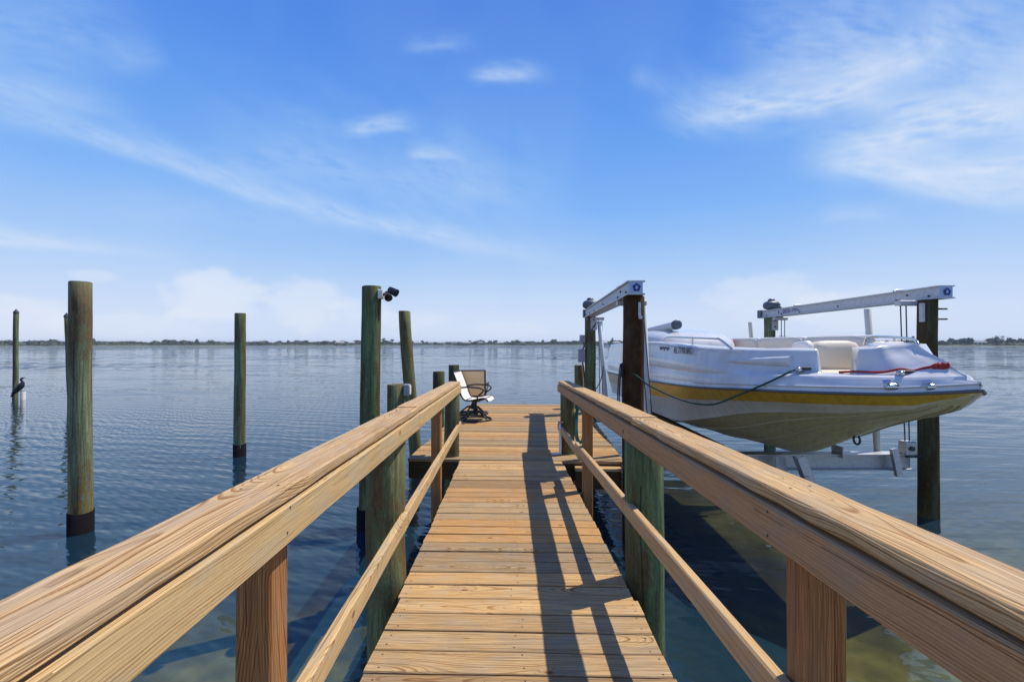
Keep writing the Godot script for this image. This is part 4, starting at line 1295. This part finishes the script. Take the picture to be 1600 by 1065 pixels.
func make_boat() -> void:
	var B := thing("deck_boat", "white deck boat with yellow stripe and registration lettering, raised on the lift", "boat", Vector3.ZERO)
	var keel := [Vector2(3.3, -0.352), Vector2(3.4, -0.405), Vector2(3.67, -0.53), Vector2(4.03, -0.675), Vector2(4.56, -0.915), Vector2(5.04, -1.16), Vector2(5.5, -1.285), Vector2(6.2, -1.325), Vector2(8.0, -1.335), Vector2(10.25, -1.335)]
	var chy := [Vector2(3.3, -0.351), Vector2(3.5, -0.485), Vector2(4.0, -0.60), Vector2(4.7, -0.70), Vector2(5.4, -0.87), Vector2(6.2, -1.03), Vector2(7.5, -1.075), Vector2(10.25, -1.08)]
	var chb := [Vector2(3.3, 0.0), Vector2(3.5, 0.12), Vector2(3.75, 0.27), Vector2(4.1, 0.50), Vector2(4.7, 0.84), Vector2(5.4, 1.03), Vector2(6.2, 1.10), Vector2(7.5, 1.12), Vector2(10.25, 1.10)]
	var stripe := [Vector2(3.3, 0.004), Vector2(3.5, 0.055), Vector2(3.9, 0.072), Vector2(4.5, 0.085), Vector2(5.4, 0.115), Vector2(7.1, 0.175), Vector2(10.25, 0.185)]
	var rub := curve_points(RUB, 90)
	rub.reverse()
	var rows_bottom := []
	var rows_side := []
	var rows_stripe := []
	for side in [-1.0, 1.0]:
		var rb := []
		var rs := []
		var rt := []
		for p in rub:
			var d: float = p.z
			var b: float = p.x
			var yr: float = p.y
			var yk := minf(table(d, keel), yr - 0.002)
			var cb := minf(table(d, chb), b)
			var yc := clampf(table(d, chy), yk, yr - 0.001)
			var sh := table(d, stripe) * 1.2
			var ys := maxf(yr - sh, yc + (yr - yc) * 0.15)
			var fs := (ys - yc) / maxf(yr - yc, 0.001)
			var sb := lerpf(cb, b, pow(fs, 0.8))
			var row := []
			for k in 9:                 # bottom: a shallow V, a little hollow towards the chine
				var f := k / 8.0
				var lift: float = lerpf(yk, yc, pow(f, 0.92)) - 0.03 * sin(PI * f) * clampf((d - 3.5) * 0.6, 0, 1)
				row.append(at(BX + side * cb * f, lift, d))
			rb.append(row)
			row = []
			for k in 5:
				var f := k / 4.0
				row.append(at(BX + side * lerpf(cb, sb, f) + side * (0.022 if k == 0 else 0.012 * (1 - f)) * clampf((d - 3.6), 0, 1), lerpf(yc, ys, f), d))
			rs.append(row)
			row = []
			for k in 3:
				var f := k / 2.0
				row.append(at(BX + side * (lerpf(sb, b, f) + 0.003 * clampf((d - 3.3) * 4, 0, 1)), lerpf(ys, yr, f), d))
			rt.append(row)
		rows_bottom.append(rb)
		rows_side.append(rs)
		rows_stripe.append(rt)
	var st := st_new()
	for i in 2: sheet(st, rows_bottom[i], false, i == 1)
	fan(st, rows_bottom[0][-1] + [at(BX, -1.0, 10.3)])
	var hull := put(done(st), "hull_bottom", M.gel_olive, B)
	hull.set_meta("label", "olive stained hull bottom")
	st = st_new()
	for i in 2: sheet(st, rows_side[i], false, i == 1)
	put(done(st), "hull_side", M.gel_cream, B)
	st = st_new()
	for i in 2: sheet(st, rows_stripe[i], false, i == 1)
	put(done(st), "yellow_stripe", M.gel_yellow, B).set_meta("label", "yellow stripe along the hull")
	# transom closes the stern
	st = st_new()
	var tr := []
	for i in [0, 1]:
		var col := []
		for p in rows_bottom[i][-1]: col.append(p)
		for p in rows_side[i][-1]: col.append(p)
		for p in rows_stripe[i][-1]: col.append(p)
		tr.append(col)
	sheet(st, tr, false, false, [], false)
	bar(st, at(BX - 1.2, -0.33, 10.28), at(BX + 1.2, -0.33, 10.28), 0.05, 0.62)
	put(done(st), "transom", M.gel_white, B)
	# spray strakes on the bottom
	for side in [-1.0, 1.0]:
		for k in [0.42, 0.74]:
			st = st_new()
			var pts := []
			for i in range(16, 89):
				var r0: Array = rows_bottom[0 if side < 0 else 1][i]
				var f: float = k * 8.0
				var a: Vector3 = r0[int(f)]
				var b: Vector3 = r0[int(f) + 1]
				pts.append(a.lerp(b, f - int(f)) + Vector3(0, 0.002, 0))
			tube(st, pts, 0.014, 6)
			put(done(st), "spray_strake", M.gel_olive_light, B)
	# rub rail
	st = st_new()
	for side in [-1.0, 1.0]:
		var pts := []
		for p in rub: pts.append(at(BX + side * (p.x + 0.006), p.y + 0.012, p.z - (0.006 if p.x < 0.3 else 0.0)))
		tube(st, pts, 0.013, 8)
	put(done(st), "rub_rail", M.rub, B)
	# topsides: band above the rub rail, ledge, coaming; the walkway side opens at a boarding gap near the bow
	var n := 240
	st = st_new()
	for side in [-1.0, 1.0]:
		var wall := WALL_GAP if side < 0 else WALL
		var topo := TOPO_GAP if side < 0 else TOPO
		var topi := TOPI_GAP if side < 0 else TOPI
		var curves := [ring_of(RUB, n, side, 0.004, 0.024), ring_of(RUB, n, side, 0.014, 0.05), ring_of(RUB, n, side, 0.020, 0.075), ring_of(BAND, n, side, -0.012, -0.025), ring_of(BAND, n, side, 0.0, -0.004), ring_of(BAND, n, side, 0.016, 0.004), ring_of(FOOT, n, side, -0.018, -0.004), ring_of(FOOT, n, side, 0.0, 0.018), ring_of(wall, n, side), ring_of(topo, n, side, -0.012, -0.018), ring_of(topo, n, side), ring_of(topi, n, side, -0.012, 0.004), ring_of(topi, n, side, 0.004, -0.012), ring_of(topi, n, side, 0.02, -0.30)]
		for i in n + 1:
			var t := 9.0 * i / n
			var gap := 0.0
			if side < 0: gap = smoothstep(5.66, 5.76, t) * (1.0 - smoothstep(6.52, 6.60, t))
			for c in range(7, 13):
				var p: Vector3 = curves[c][i]
				p.y = lerpf(p.y, EYE - 0.262 - 0.006 * (c - 7), gap)
				curves[c][i] = p
			if side > 0:
				for c in range(9, 13): curves[c][i].y += 0.055 * smoothstep(2.6, 4.0, t) * (1.0 - smoothstep(7.0, 8.6, t))
			# sculpted swage in the side aft of the ledge
			var sw := smoothstep(0.3, 1.2, t) * (1.0 - smoothstep(3.4, 4.4, t))
			curves[4][i].x += side * -0.014 * sw
			curves[5][i].x += side * 0.006 * sw
		var rows := []
		for i in n + 1:
			var row := []
			for c in curves: row.append(c[i])
			rows.append(row)
		sheet(st, rows, false, side < 0)
	put(done(st), "topsides", M.gel_white, B)
	# pale trim line above the rub rail
	st = st_new()
	for side in [-1.0, 1.0]:
		var pts := ring_of(RUB, 90, side, 0.010, 0.066).slice(30)
		tube(st, pts, 0.008, 6)
	put(done(st), "trim_bead", M.gel_white, B)
	# floor of the cockpit
	st = st_new()
	var lft := ring_of(TOPI, 60, -1.0, 0.015, 0.0)
	var rgt := ring_of(TOPI, 60, 1.0, 0.015, 0.0)
	var fr := []
	for i in 61: fr.append([Vector3(lft[i].x, EYE - 0.285, lft[i].z), Vector3((lft[i].x + rgt[i].x) / 2, EYE - 0.285, lft[i].z), Vector3(rgt[i].x, EYE - 0.285, rgt[i].z)])
	sheet(st, fr, false, false)
	put(done(st), "cockpit_floor", M.vinyl_cream, B)
	# scoop on the side: a teardrop that opens towards the bow
	st = st_new()
	var rows := []
	for i in 13:
		var f := i / 12.0
		var d := lerpf(4.95, 4.36, f)
		var edge := 0.0
		for k in 90:
			var p: Vector3 = curve_points_cache(WALL_GAP)[k]
			if p.z >= d: edge = p.x
		var grow := pow(f, 0.55)
		var row := []
		for j in 9:
			var a := PI * j / 8.0 - PI / 2
			row.append(at(BX - edge - 0.005 - cos(a) * 0.055 * grow, -0.185 + 0.02 * f + sin(a) * 0.050 * grow, d))
		rows.append(row)
	sheet(st, rows, false, true)
	fan(st, rows[-1], true)
	put(done(st), "side_scoop", M.gel_white, B)
	# helm console with rounded shoulders, folded canopy boot on top
	st = st_new()
	rounded(st, Transform3D(Basis.from_euler(Vector3(0.10, 0, 0)), at(2.86, -0.06, 7.75)), Vector3(1.24, 0.62, 1.9), 3.6, 18)
	put(done(st), "console", M.gel_white, B)
	st = st_new()
	tube(st, curve_points([at(2.28, 0.13, 8.6), at(2.42, 0.22, 8.1), at(2.55, 0.275, 7.6), at(2.60, 0.30, 7.32)], 12), [0.05, 0.06, 0.066, 0.07, 0.07, 0.07, 0.07, 0.07, 0.07, 0.07, 0.07, 0.071, 0.072], 16)
	var boot := put(done(st), "canopy_boot", M.vinyl_white, B)
	st = st_new()
	tube(st, [at(2.602, 0.301, 7.318), at(2.61, 0.305, 7.25), at(2.612, 0.306, 7.24)], [0.076, 0.076, 0.06], 18)
	put(done(st), "boot_end", M.slate, boot)
	# seats
	st = st_new()
	rounded(st, Transform3D(Basis.from_euler(Vector3(-0.12, 0.10, 0)), at(3.66, -0.155, 5.28)), Vector3(0.56, 0.37, 0.30), 5.0, 14)
	put(done(st), "seat_back", M.vinyl_cream, B)
	st = st_new()
	rounded(st, Transform3D(Basis.from_euler(Vector3(-0.12, 0.10, 0.12)), at(3.37, -0.15, 5.31)), Vector3(0.09, 0.36, 0.30), 5.0, 12)
	put(done(st), "seat_side", M.vinyl_white, B)
	for k in 3:
		st = st_new()
		var d0 := 5.62 + k * 1.28
		rounded(st, Transform3D(Basis.IDENTITY, at(4.40, -0.10, d0 + 0.63)), Vector3(0.16, 0.42, 1.25), 8.0, 14)
		put(done(st), "side_seat_back", M.vinyl_grey, B)
		st = st_new()
		rounded(st, Transform3D(Basis.IDENTITY, at(4.13, -0.24, d0 + 0.63)), Vector3(0.42, 0.10, 1.25), 8.0, 14)
		put(done(st), "seat_cushion", M.vinyl_cream, B)
		st = st_new()
		rounded(st, Transform3D(Basis.IDENTITY, at(4.44, 0.085, d0 + 0.63)), Vector3(0.17, 0.05, 1.26), 6.0, 12)
		put(done(st), "seat_cap", M.vinyl_white, B)
	st = st_new()
	rounded(st, Transform3D(Basis.from_euler(Vector3(0, 0.5, 0)), at(4.08, -0.10, 4.98)), Vector3(0.60, 0.26, 0.16), 5.0, 12)
	put(done(st), "bow_seat_back", M.vinyl_cream, B)
	# orange life vest thrown on the far seat
	st = st_new()
	var vr := RandomNumberGenerator.new()
	vr.seed = 6
	for k in 5: rounded(st, Transform3D(Basis.from_euler(Vector3(vr.randf(), vr.randf(), vr.randf())), at(4.06 + 0.06 * k, -0.01 + 0.05 * (k % 2), 8.85 + 0.04 * k)), Vector3(0.17, 0.10, 0.13), 3.0, 8)
	var vest := thing("life_vest", "crumpled orange life vest on the boat's seat", "life vest", Vector3.ZERO)
	put(done(st), "vest", M.orange, vest)
	# grab rails
	st = st_new()
	tube(st, curve_points([at(2.235, 0.0, 6.7), at(2.235, 0.085, 6.66), at(2.235, 0.09, 6.3), at(2.245, 0.07, 5.6), at(2.255, 0.055, 5.12), at(2.27, 0.045, 5.02), at(2.29, -0.05, 4.80)], 40), 0.013, 8)
	tube(st, [at(2.245, -0.02, 5.72), at(2.245, 0.075, 5.72)], 0.011, 8)
	put(done(st), "grab_rail", M.chrome, B)
	st = st_new()
	tube(st, curve_points([at(4.28, -0.01, 5.60), at(4.25, 0.075, 5.5), at(4.10, 0.08, 5.1), at(3.75, 0.05, 4.35), at(3.62, 0.025, 4.12), at(3.58, -0.02, 4.05)], 40), 0.013, 8)
	tube(st, [at(3.92, -0.03, 4.72), at(3.92, 0.065, 4.72)], 0.011, 8)
	put(done(st), "grab_rail", M.chrome, B)
	# mooring cleats set in the ledge
	var cl := [[2.675, 4.27, "first"], [3.165, 3.735, "second"]]
	for c in cl:
		st = st_new()
		rounded(st, Transform3D(Basis.from_euler(Vector3(0, 0.75, 0)), at(c[0], -0.235, c[1])), Vector3(0.19, 0.055, 0.07), 2.6, 10)
		var k := put(done(st), "cleat", M.chrome, B)
		st = st_new()
		tube(st, [at(c[0] - 0.05, -0.225, c[1] - 0.03), at(c[0] + 0.05, -0.225, c[1] - 0.075)], [0.016, 0.016], 8)
		put(done(st), "horn", M.dark_cap, k)
	# docking lights on the band
	for c in [[3.03, -0.335, 3.70], [3.195, -0.322, 3.54]]:
		st = st_new()
		var p := at(c[0], c[1], c[2])
		var out := Vector3(-0.62, 0.0, 0.78) if c[0] < 3.1 else Vector3(-0.42, 0, 0.9)
		tube(st, [p - out * 0.02 + Vector3(0, 0.045, 0), p + out * 0.045 + Vector3(0.0, 0.02, 0)], [0.012, 0.012], 8)
		hull_box(st, Transform3D(Basis.from_euler(Vector3(0.5, -0.5, 0.2)), p + out * 0.035 + Vector3(-0.02, 0.035, 0)), Vector3(0.05, 0.010, 0.045), 0.003)
		tube(st, [p + out * 0.04 + Vector3(-0.03, -0.005, 0), p + out * 0.06 + Vector3(0.045, -0.008, 0)], [0.026, 0.03], 12)
		var dl := put(done(st), "docking_light", M.chrome, B)
		st = st_new()
		tube(st, [p + out * 0.0605 + Vector3(0.046, -0.008, 0), p + out * 0.066 + Vector3(0.066, -0.010, 0)], [0.031, 0.029], 12)
		put(done(st), "lens", M.black_metal, dl)
	# bow eye
	st = st_new()
	var eye := []
	for k in 17: eye.append(at(BX, -0.915, 4.50) + Vector3(0, cos(TAU * k / 16 * 0.8 + 0.5) * 0.042 - 0.02, sin(TAU * k / 16 * 0.8 + 0.5) * 0.042 + 0.01))
	tube(st, eye, 0.010, 8)
	put(done(st), "bow_eye", M.dark_cap, B)
	# registration
	var bs := Basis(Vector3(0, 0, 1), Vector3.UP, Vector3(-1, 0, 0)) * Basis(Vector3.RIGHT, -0.10)
	text_on(B, "registration", "FL 7710 MC", 0.084, M.black_print, Transform3D(bs, at(BX - 1.223, -0.082, 5.78)), "Droid Sans", true)
	st = st_new()
	for k in 9: bar(st, at(BX - 1.2335, -0.058 - 0.012 * sin(k * 2.0), 6.62 - k * 0.042), at(BX - 1.2335, -0.058 - 0.012 * sin(k * 2.0), 6.59 - k * 0.042), 0.002, 0.034 + 0.012 * cos(k * 1.7))
	put(done(st), "boat_name", M.black_print, B)

var _cc := {}
func curve_points_cache(rows: Array) -> Array:
	var k := rows.hash()
	if not _cc.has(k): _cc[k] = curve_points(rows, 90)
	return _cc[k]

# ---------------------------------------------------------------- lines and hoses
func rope(called: String, label: String, cat: String, pts: Array, r: float, m: Material, n := 60) -> Node3D:
	var t := thing(called, label, cat)
	var st := st_new()
	tube(st, curve_points(pts, n), r, 8)
	put(done(st), "strand", m, t)
	return t

func make_lines() -> void:
	rope("mooring_line", "dark green mooring line sagging from the brown lift piling to the boat", "rope", [at(1.285, -0.30, 5.32), at(1.40, -0.36, 5.172), at(1.54, -0.47, 5.12), at(1.86, -0.615, 5.0), at(2.10, -0.64, 4.86), at(2.24, -0.52, 4.60), at(2.42, -0.36, 4.34), at(2.55, -0.262, 4.24), at(2.60, -0.243, 4.255), at(2.675, -0.232, 4.25)], 0.0095, M.rope_green)
	# coil of blue line hung on the same piling
	var t := thing("rope_coil", "dark blue rope coil hanging on the brown lift piling", "rope")
	var st := st_new()
	for k in 2:
		var pts := []
		for i in 25:
			var a := TAU * i / 24
			pts.append(at(1.255 - 0.006 * k, -0.52 + cos(a) * (0.26 + 0.03 * k), 5.27 + 0.02 * k) + Vector3((0.024 + 0.006 * k) * sin(a) * (1.2 - 0.5 * cos(a)), 0, -sin(a) * 0.015))
		tube(st, pts, 0.007, 6, false)
	tube(st, curve_points([at(1.258, -0.22, 5.26), at(1.255, -0.30, 5.25), at(1.256, -0.38, 5.25)], 8), [0.010, 0.014, 0.017, 0.018, 0.018, 0.017, 0.015, 0.012, 0.008], 8)
	put(done(st), "strand", M.rope_blue, t)
	# red line on the bow
	var red := rope("bow_line", "faded red line lying along the boat's bow ledge", "rope", [at(2.90, -0.250, 4.08), at(2.95, -0.240, 3.98), at(3.02, -0.238, 3.90), at(3.09, -0.232, 3.82), at(3.155, -0.205, 3.735), at(3.205, -0.213, 3.675), at(3.245, -0.190, 3.625), at(3.285, -0.172, 3.575)], 0.010, M.rope_red)
	st = st_new()
	for k in 3:
		var pts := []
		for i in 13:
			var a := TAU * i / 12
			pts.append(at(3.30 + cos(a) * (0.032 - 0.007 * k) + 0.010 * k, -0.176 + sin(a * (1.0 + k)) * 0.016 + 0.006 * k, 3.558 - cos(a) * 0.03 - 0.006 * k))
		tube(st, pts, 0.009, 6, false)
	put(done(st), "knot", M.rope_red, red)
	# garden hose on the end post, a riser pipe and the lift's control box
	t = thing("garden_hose", "teal garden hose looped on a hook behind the end of the boat side handrail", "hose")
	st = st_new()
	for k in 3:
		var pts := []
		for i in 29:
			var a := TAU * i / 28
			pts.append(at(0.875 + sin(a) * (0.040 + 0.014 * k) * (1.0 - 0.3 * cos(a)), -0.99 + cos(a) * (0.255 + 0.02 * k), 5.90 + 0.02 * k + sin(a) * 0.02))
		tube(st, pts, 0.0085, 8, false)
	put(done(st), "loop", M.hose, t)
	st = st_new()
	tube(st, [at(0.80, -0.735, 5.93), at(0.90, -0.735, 5.93), at(0.915, -0.70, 5.93)], 0.012, 8)
	put(done(st), "hook", M.white_plastic, t)
	t = thing("water_riser", "white plastic water riser with tap at the foot of the end post", "pipe")
	st = st_new()
	tube(st, [at(0.612, -1.39, 5.84), at(0.612, -1.02, 5.84)], 0.017, 10)
	tube(st, [at(0.612, -1.385, 5.84), at(0.50, -1.385, 5.80)], 0.017, 10)
	put(done(st), "pipe", M.pvc, t)
	st = st_new()
	tube(st, [at(0.612, -1.06, 5.80), at(0.612, -1.02, 5.76), at(0.612, -1.06, 5.73)], 0.014, 8)
	tube(st, [at(0.58, -0.985, 5.80), at(0.645, -0.985, 5.80)], 0.012, 8)
	tube(st, [at(0.612, -1.02, 5.81), at(0.612, -0.985, 5.80)], 0.010, 8)
	put(done(st), "tap", M.chrome, t)
	t = thing("control_box", "grey lift control box and conduit on the green piling beside the platform", "electrical box")
	st = st_new()
	hull_box(st, Transform3D(Basis.IDENTITY, at(1.415, -0.24, 9.38)), Vector3(0.13, 0.26, 0.16), 0.012)
	put(done(st), "case", M.grey_plastic, t)
	st = st_new()
	hull_box(st, Transform3D(Basis.IDENTITY, at(1.435, 0.10, 9.38)), Vector3(0.10, 0.16, 0.12), 0.012)
	put(done(st), "switch_box", M.grey_plastic, t)
	st = st_new()
	tube(st, curve_points([at(1.45, 0.02, 9.3), at(1.455, -0.05, 9.29), at(1.43, -0.11, 9.3)], 8), 0.014, 8)
	tube(st, curve_points([at(1.43, -0.37, 9.32), at(1.46, -0.7, 9.27), at(1.47, -1.40, 9.27)], 10), 0.014, 8)
	put(done(st), "conduit", M.black_metal, t)
	rope("power_cord", "black cord drooping from the lift beam to the stern guide pole", "cord", [at(1.72, 0.50, 9.29), at(1.66, 0.36, 9.27), at(1.60, 0.28, 9.275)], 0.010, M.black_metal, 14)
	rope("stern_line", "grey line drooping between the platform side lift piling and the stern guide pole", "rope", [at(1.60, -0.92, 9.275), at(1.70, -0.90, 9.29), at(1.80, -0.70, 9.295), at(1.845, -0.45, 9.30)], 0.010, M.rope_grey, 20)

# ---------------------------------------------------------------- all together
func make_materials() -> void:
	var wood := [wood_texture(11, 3, 0.030), wood_texture(23, 2, 0.055), wood_texture(37, 4, 0.018), wood_texture(52, 2, 0.042), wood_texture(71, 3, 0.035, 0.5)]
	M.deck = []
	for i in 14:
		var t: Array = wood[i % 4]
		var tint: Color = [Color(0.90, 0.85, 0.77), Color(0.98, 0.91, 0.80), Color(0.81, 0.78, 0.74), Color(0.95, 0.84, 0.69), Color(0.88, 0.85, 0.79), Color(0.91, 0.81, 0.69), Color(0.77, 0.71, 0.64)][i % 7]
		M.deck.append(wood_mat(t, tint, 0.12))
	M.cap = [wood_mat(wood[3], Color(0.97, 0.92, 0.86), 0.22), wood_mat(wood[0], Color(1.0, 0.96, 0.90), 0.15), wood_mat(wood[1], Color(0.95, 0.90, 0.83), 0.25), wood_mat(wood[2], Color(0.97, 0.91, 0.82), 0.15)]
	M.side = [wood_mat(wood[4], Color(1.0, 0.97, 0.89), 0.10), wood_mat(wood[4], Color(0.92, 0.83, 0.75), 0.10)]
	M.lower = [wood_mat(wood[4], Color(1.0, 0.96, 0.88), 0.10), wood_mat(wood[4], Color(1.0, 0.95, 0.87), 0.10)]
	M.post = wood_mat(wood[1], Color(0.80, 0.66, 0.54), 0.12)
	M.old_wood = wood_mat(wood[2], Color(0.42, 0.38, 0.32), 0.12)
	M.bunk = wood_mat(wood[0], Color(0.50, 0.47, 0.43), 0.1)
	M.nail = mat(Color(0.045, 0.04, 0.035), 0.6, 0.4)
	var pole := func(sd, brown, foot, tint) -> StandardMaterial3D:
		var t: Array = pole_texture(sd, brown, foot)
		return wood_mat(t, tint, 0.35, 0.85)
	M.pole_a = pole.call(101, -0.01, 0.80, Color(0.92, 1.0, 0.95))
	M.pole_foot = pole.call(131, 0.0, 0.42, Color(1, 1, 0.98))
	M.pole_c = pole.call(151, 0.0, 0.75, Color(1.0, 0.98, 0.88))
	M.pole_b = pole.call(171, 0.02, 0.85, Color(0.85, 0.95, 0.86))
	M.pole_stain = pole.call(233, 0.03, 0.95, Color(0.72, 0.74, 0.68))
	M.pole_brown = pole.call(191, 0.14, 0.95, Color(0.72, 0.62, 0.56))
	M.pole_dark = wood_mat(pole_texture(211, 0.02, 0.95), Color(0.72, 0.72, 0.66), 0.35, 0.85)
	M.bark = mat(Color(0.10, 0.08, 0.06), 0.9)
	M.leaf = mat(Color(0.055, 0.08, 0.045), 0.9)
	M.house_a = mat(Color(0.46, 0.45, 0.42), 0.8)
	M.house_b = mat(Color(0.52, 0.50, 0.46), 0.8)
	M.roof_a = mat(Color(0.36, 0.34, 0.32), 0.7)
	M.roof_b = mat(Color(0.42, 0.42, 0.43), 0.6)
	M.roof_c = mat(Color(0.22, 0.22, 0.24), 0.8)
	M.dark_glass = mat(Color(0.02, 0.025, 0.03), 0.1)
	M.grey_plastic = mat(Color(0.28, 0.30, 0.33), 0.5)
	M.white_plastic = mat(Color(0.70, 0.70, 0.68), 0.5)
	M.black_wrap = mat(Color(0.008, 0.008, 0.009), 0.85)
	M.black_wrap.metallic_specular = 0.2
	M.black_metal = mat(Color(0.015, 0.015, 0.016), 0.45)
	M.dark_cap = mat(Color(0.05, 0.055, 0.06), 0.55, 0.3)
	M.pvc = mat(Color(0.62, 0.66, 0.68), 0.45)
	M.pvc_dirty = mat(Color(0.60, 0.57, 0.50), 0.55)
	M.feather = mat(Color(0.012, 0.012, 0.014), 0.5)
	M.feather_wing = mat(Color(0.022, 0.020, 0.019), 0.6)
	M.bronze = mat(Color(0.035, 0.030, 0.027), 0.45, 0.5)
	M.sling_white = mat(Color(0.74, 0.72, 0.68), 0.8)
	M.sling_tan = mat(Color(0.55, 0.49, 0.39), 0.85)
	M.sling_tan.backlight_enabled = true
	M.sling_tan.backlight = Color(0.9, 0.82, 0.7)
	M.alu = brushed(Color(0.46, 0.48, 0.52), 0.45, 0.65)
	M.alu_pale = brushed(Color(0.44, 0.45, 0.49), 0.5, 0.35)
	M.alu_blue = mat(Color(0.36, 0.46, 0.66), 0.5)
	M.blue_print = mat(Color(0.02, 0.035, 0.20), 0.6)
	M.slate = mat(Color(0.07, 0.095, 0.125), 0.45)
	M.steel_cable = mat(Color(0.10, 0.10, 0.11), 0.5, 0.5)
	M.gel_white = gelcoat(Color(0.66, 0.66, 0.66), 0.18, 1)
	M.gel_cream = gelcoat(Color(0.62, 0.60, 0.53), 0.22, 2)
	M.gel_olive = gelcoat(Color(0.52, 0.48, 0.31), 0.35, 3)
	M.gel_olive_light = mat(Color(0.46, 0.44, 0.30), 0.4)
	M.gel_yellow = gelcoat(Color(0.58, 0.345, 0.035), 0.3, 4)
	M.rub = mat(Color(0.13, 0.13, 0.13), 0.5, 0.3)
	M.vinyl_cream = mat(Color(0.68, 0.60, 0.46), 0.55)
	M.vinyl_white = mat(Color(0.76, 0.75, 0.73), 0.5)
	M.vinyl_grey = mat(Color(0.60, 0.57, 0.52), 0.6)
	M.orange = mat(Color(0.62, 0.13, 0.04), 0.8)
	M.chrome = mat(Color(0.62, 0.62, 0.62), 0.16, 1.0)
	M.black_print = mat(Color(0.02, 0.02, 0.025), 0.5)
	M.rope_green = mat(Color(0.012, 0.055, 0.045), 0.8)
	M.rope_blue = mat(Color(0.012, 0.016, 0.035), 0.8)
	M.rope_red = mat(Color(0.36, 0.03, 0.035), 0.85)
	M.rope_grey = mat(Color(0.16, 0.17, 0.18), 0.8)
	M.hose = mat(Color(0.02, 0.20, 0.18), 0.5)

func noisy(m: StandardMaterial3D, base: Color, spread: float, sd: int, scale: float, oct := 5) -> StandardMaterial3D:   # uneven, stained colour
	var g := Gradient.new()
	g.offsets = PackedFloat32Array([0.25, 0.5, 0.8])
	var lo := base * (1.0 - spread)
	var hi := base * (1.0 + spread * 0.35)
	g.colors = PackedColorArray([Color(lo.r, lo.g, lo.b).linear_to_srgb(), base.linear_to_srgb(), Color(minf(hi.r, 0.85), minf(hi.g, 0.85), minf(hi.b, 0.85)).linear_to_srgb()])
	var t := NoiseTexture2D.new()
	t.width = 512
	t.height = 512
	t.seamless = true
	t.color_ramp = g
	var n := FastNoiseLite.new()
	n.seed = sd
	n.frequency = 0.012
	n.fractal_octaves = oct
	t.noise = n
	m.albedo_texture = t
	m.uv1_triplanar = true
	m.uv1_world_triplanar = true
	m.uv1_scale = Vector3.ONE * scale
	return m

func gelcoat(c: Color, rough: float, sd: int) -> StandardMaterial3D:
	var m := mat(Color(1, 1, 1), rough)
	noisy(m, c, [0.0, 0.11, 0.16, 0.32, 0.25][sd], 60 + sd, [0.0, 0.6, 0.9, 1.1, 1.4][sd])
	m.albedo_color = Color.WHITE
	m.uv1_scale *= Vector3(2.2, 0.7, 2.2)      # stains run down the sides
	m.clearcoat_enabled = sd != 3
	m.clearcoat = 0.4
	m.clearcoat_roughness = 0.12
	return m

func brushed(c: Color, rough: float, metal: float) -> StandardMaterial3D:
	var m := mat(Color(1, 1, 1), rough, metal)
	noisy(m, c, 0.12, 90, 2.2, 6)
	m.albedo_color = Color.WHITE
	return m

func _ready() -> void:
	rng.seed = 2024
	# camera: standing on the walkway, 16 mm wide angle
	var cam := Camera3D.new()
	cam.name = "camera"
	add_child(cam)
	cam.position = Vector3(0, EYE, 0)
	cam.rotation.x = deg_to_rad(0.36)
	cam.fov = 73.0
	cam.near = 0.05
	cam.far = 4000.0
	cam.current = true
	# sky and sun
	var env := Environment.new()
	var sky := Sky.new()
	var pan := PanoramaSkyMaterial.new()
	pan.panorama = make_sky()
	sky.sky_material = pan
	env.sky = sky
	env.background_mode = Environment.BG_SKY
	env.background_energy_multiplier = 1.0
	env.tonemap_mode = Environment.TONE_MAPPER_LINEAR
	env.tonemap_exposure = 1.0
	env.fog_enabled = true
	env.fog_density = 0.0002
	env.fog_light_color = Color(0.80, 0.87, 0.97)
	env.sdfgi_enabled = true
	env.ssao_enabled = true
	env.ssil_enabled = true
	var we := WorldEnvironment.new()
	we.name = "environment"
	we.environment = env
	add_child(we)
	var sun := DirectionalLight3D.new()
	sun.name = "sun"
	add_child(sun)
	sun.look_at_from_position(Vector3(0.55, 1.0, -0.25), Vector3.ZERO, Vector3.UP)
	sun.light_energy = 1.6
	sun.light_color = Color(1.0, 0.965, 0.90)
	sun.light_angular_distance = 0.5
	sun.shadow_enabled = true
	make_materials()
	make_water()
	make_shore()
	make_pier()
	make_pilings()
	make_lift()
	make_boat()
	make_chair(Vector3(-0.672, 0.75, -8.5), -0.20, "swivel patio chair with a white sling, side on, nearest the handrail end", M.sling_white)
	make_chair(Vector3(-0.775, 0.75, -9.22), PI / 2 + 0.03, "swivel patio chair with a tan sling, its back turned, behind the white one", M.sling_tan)
	make_lines()
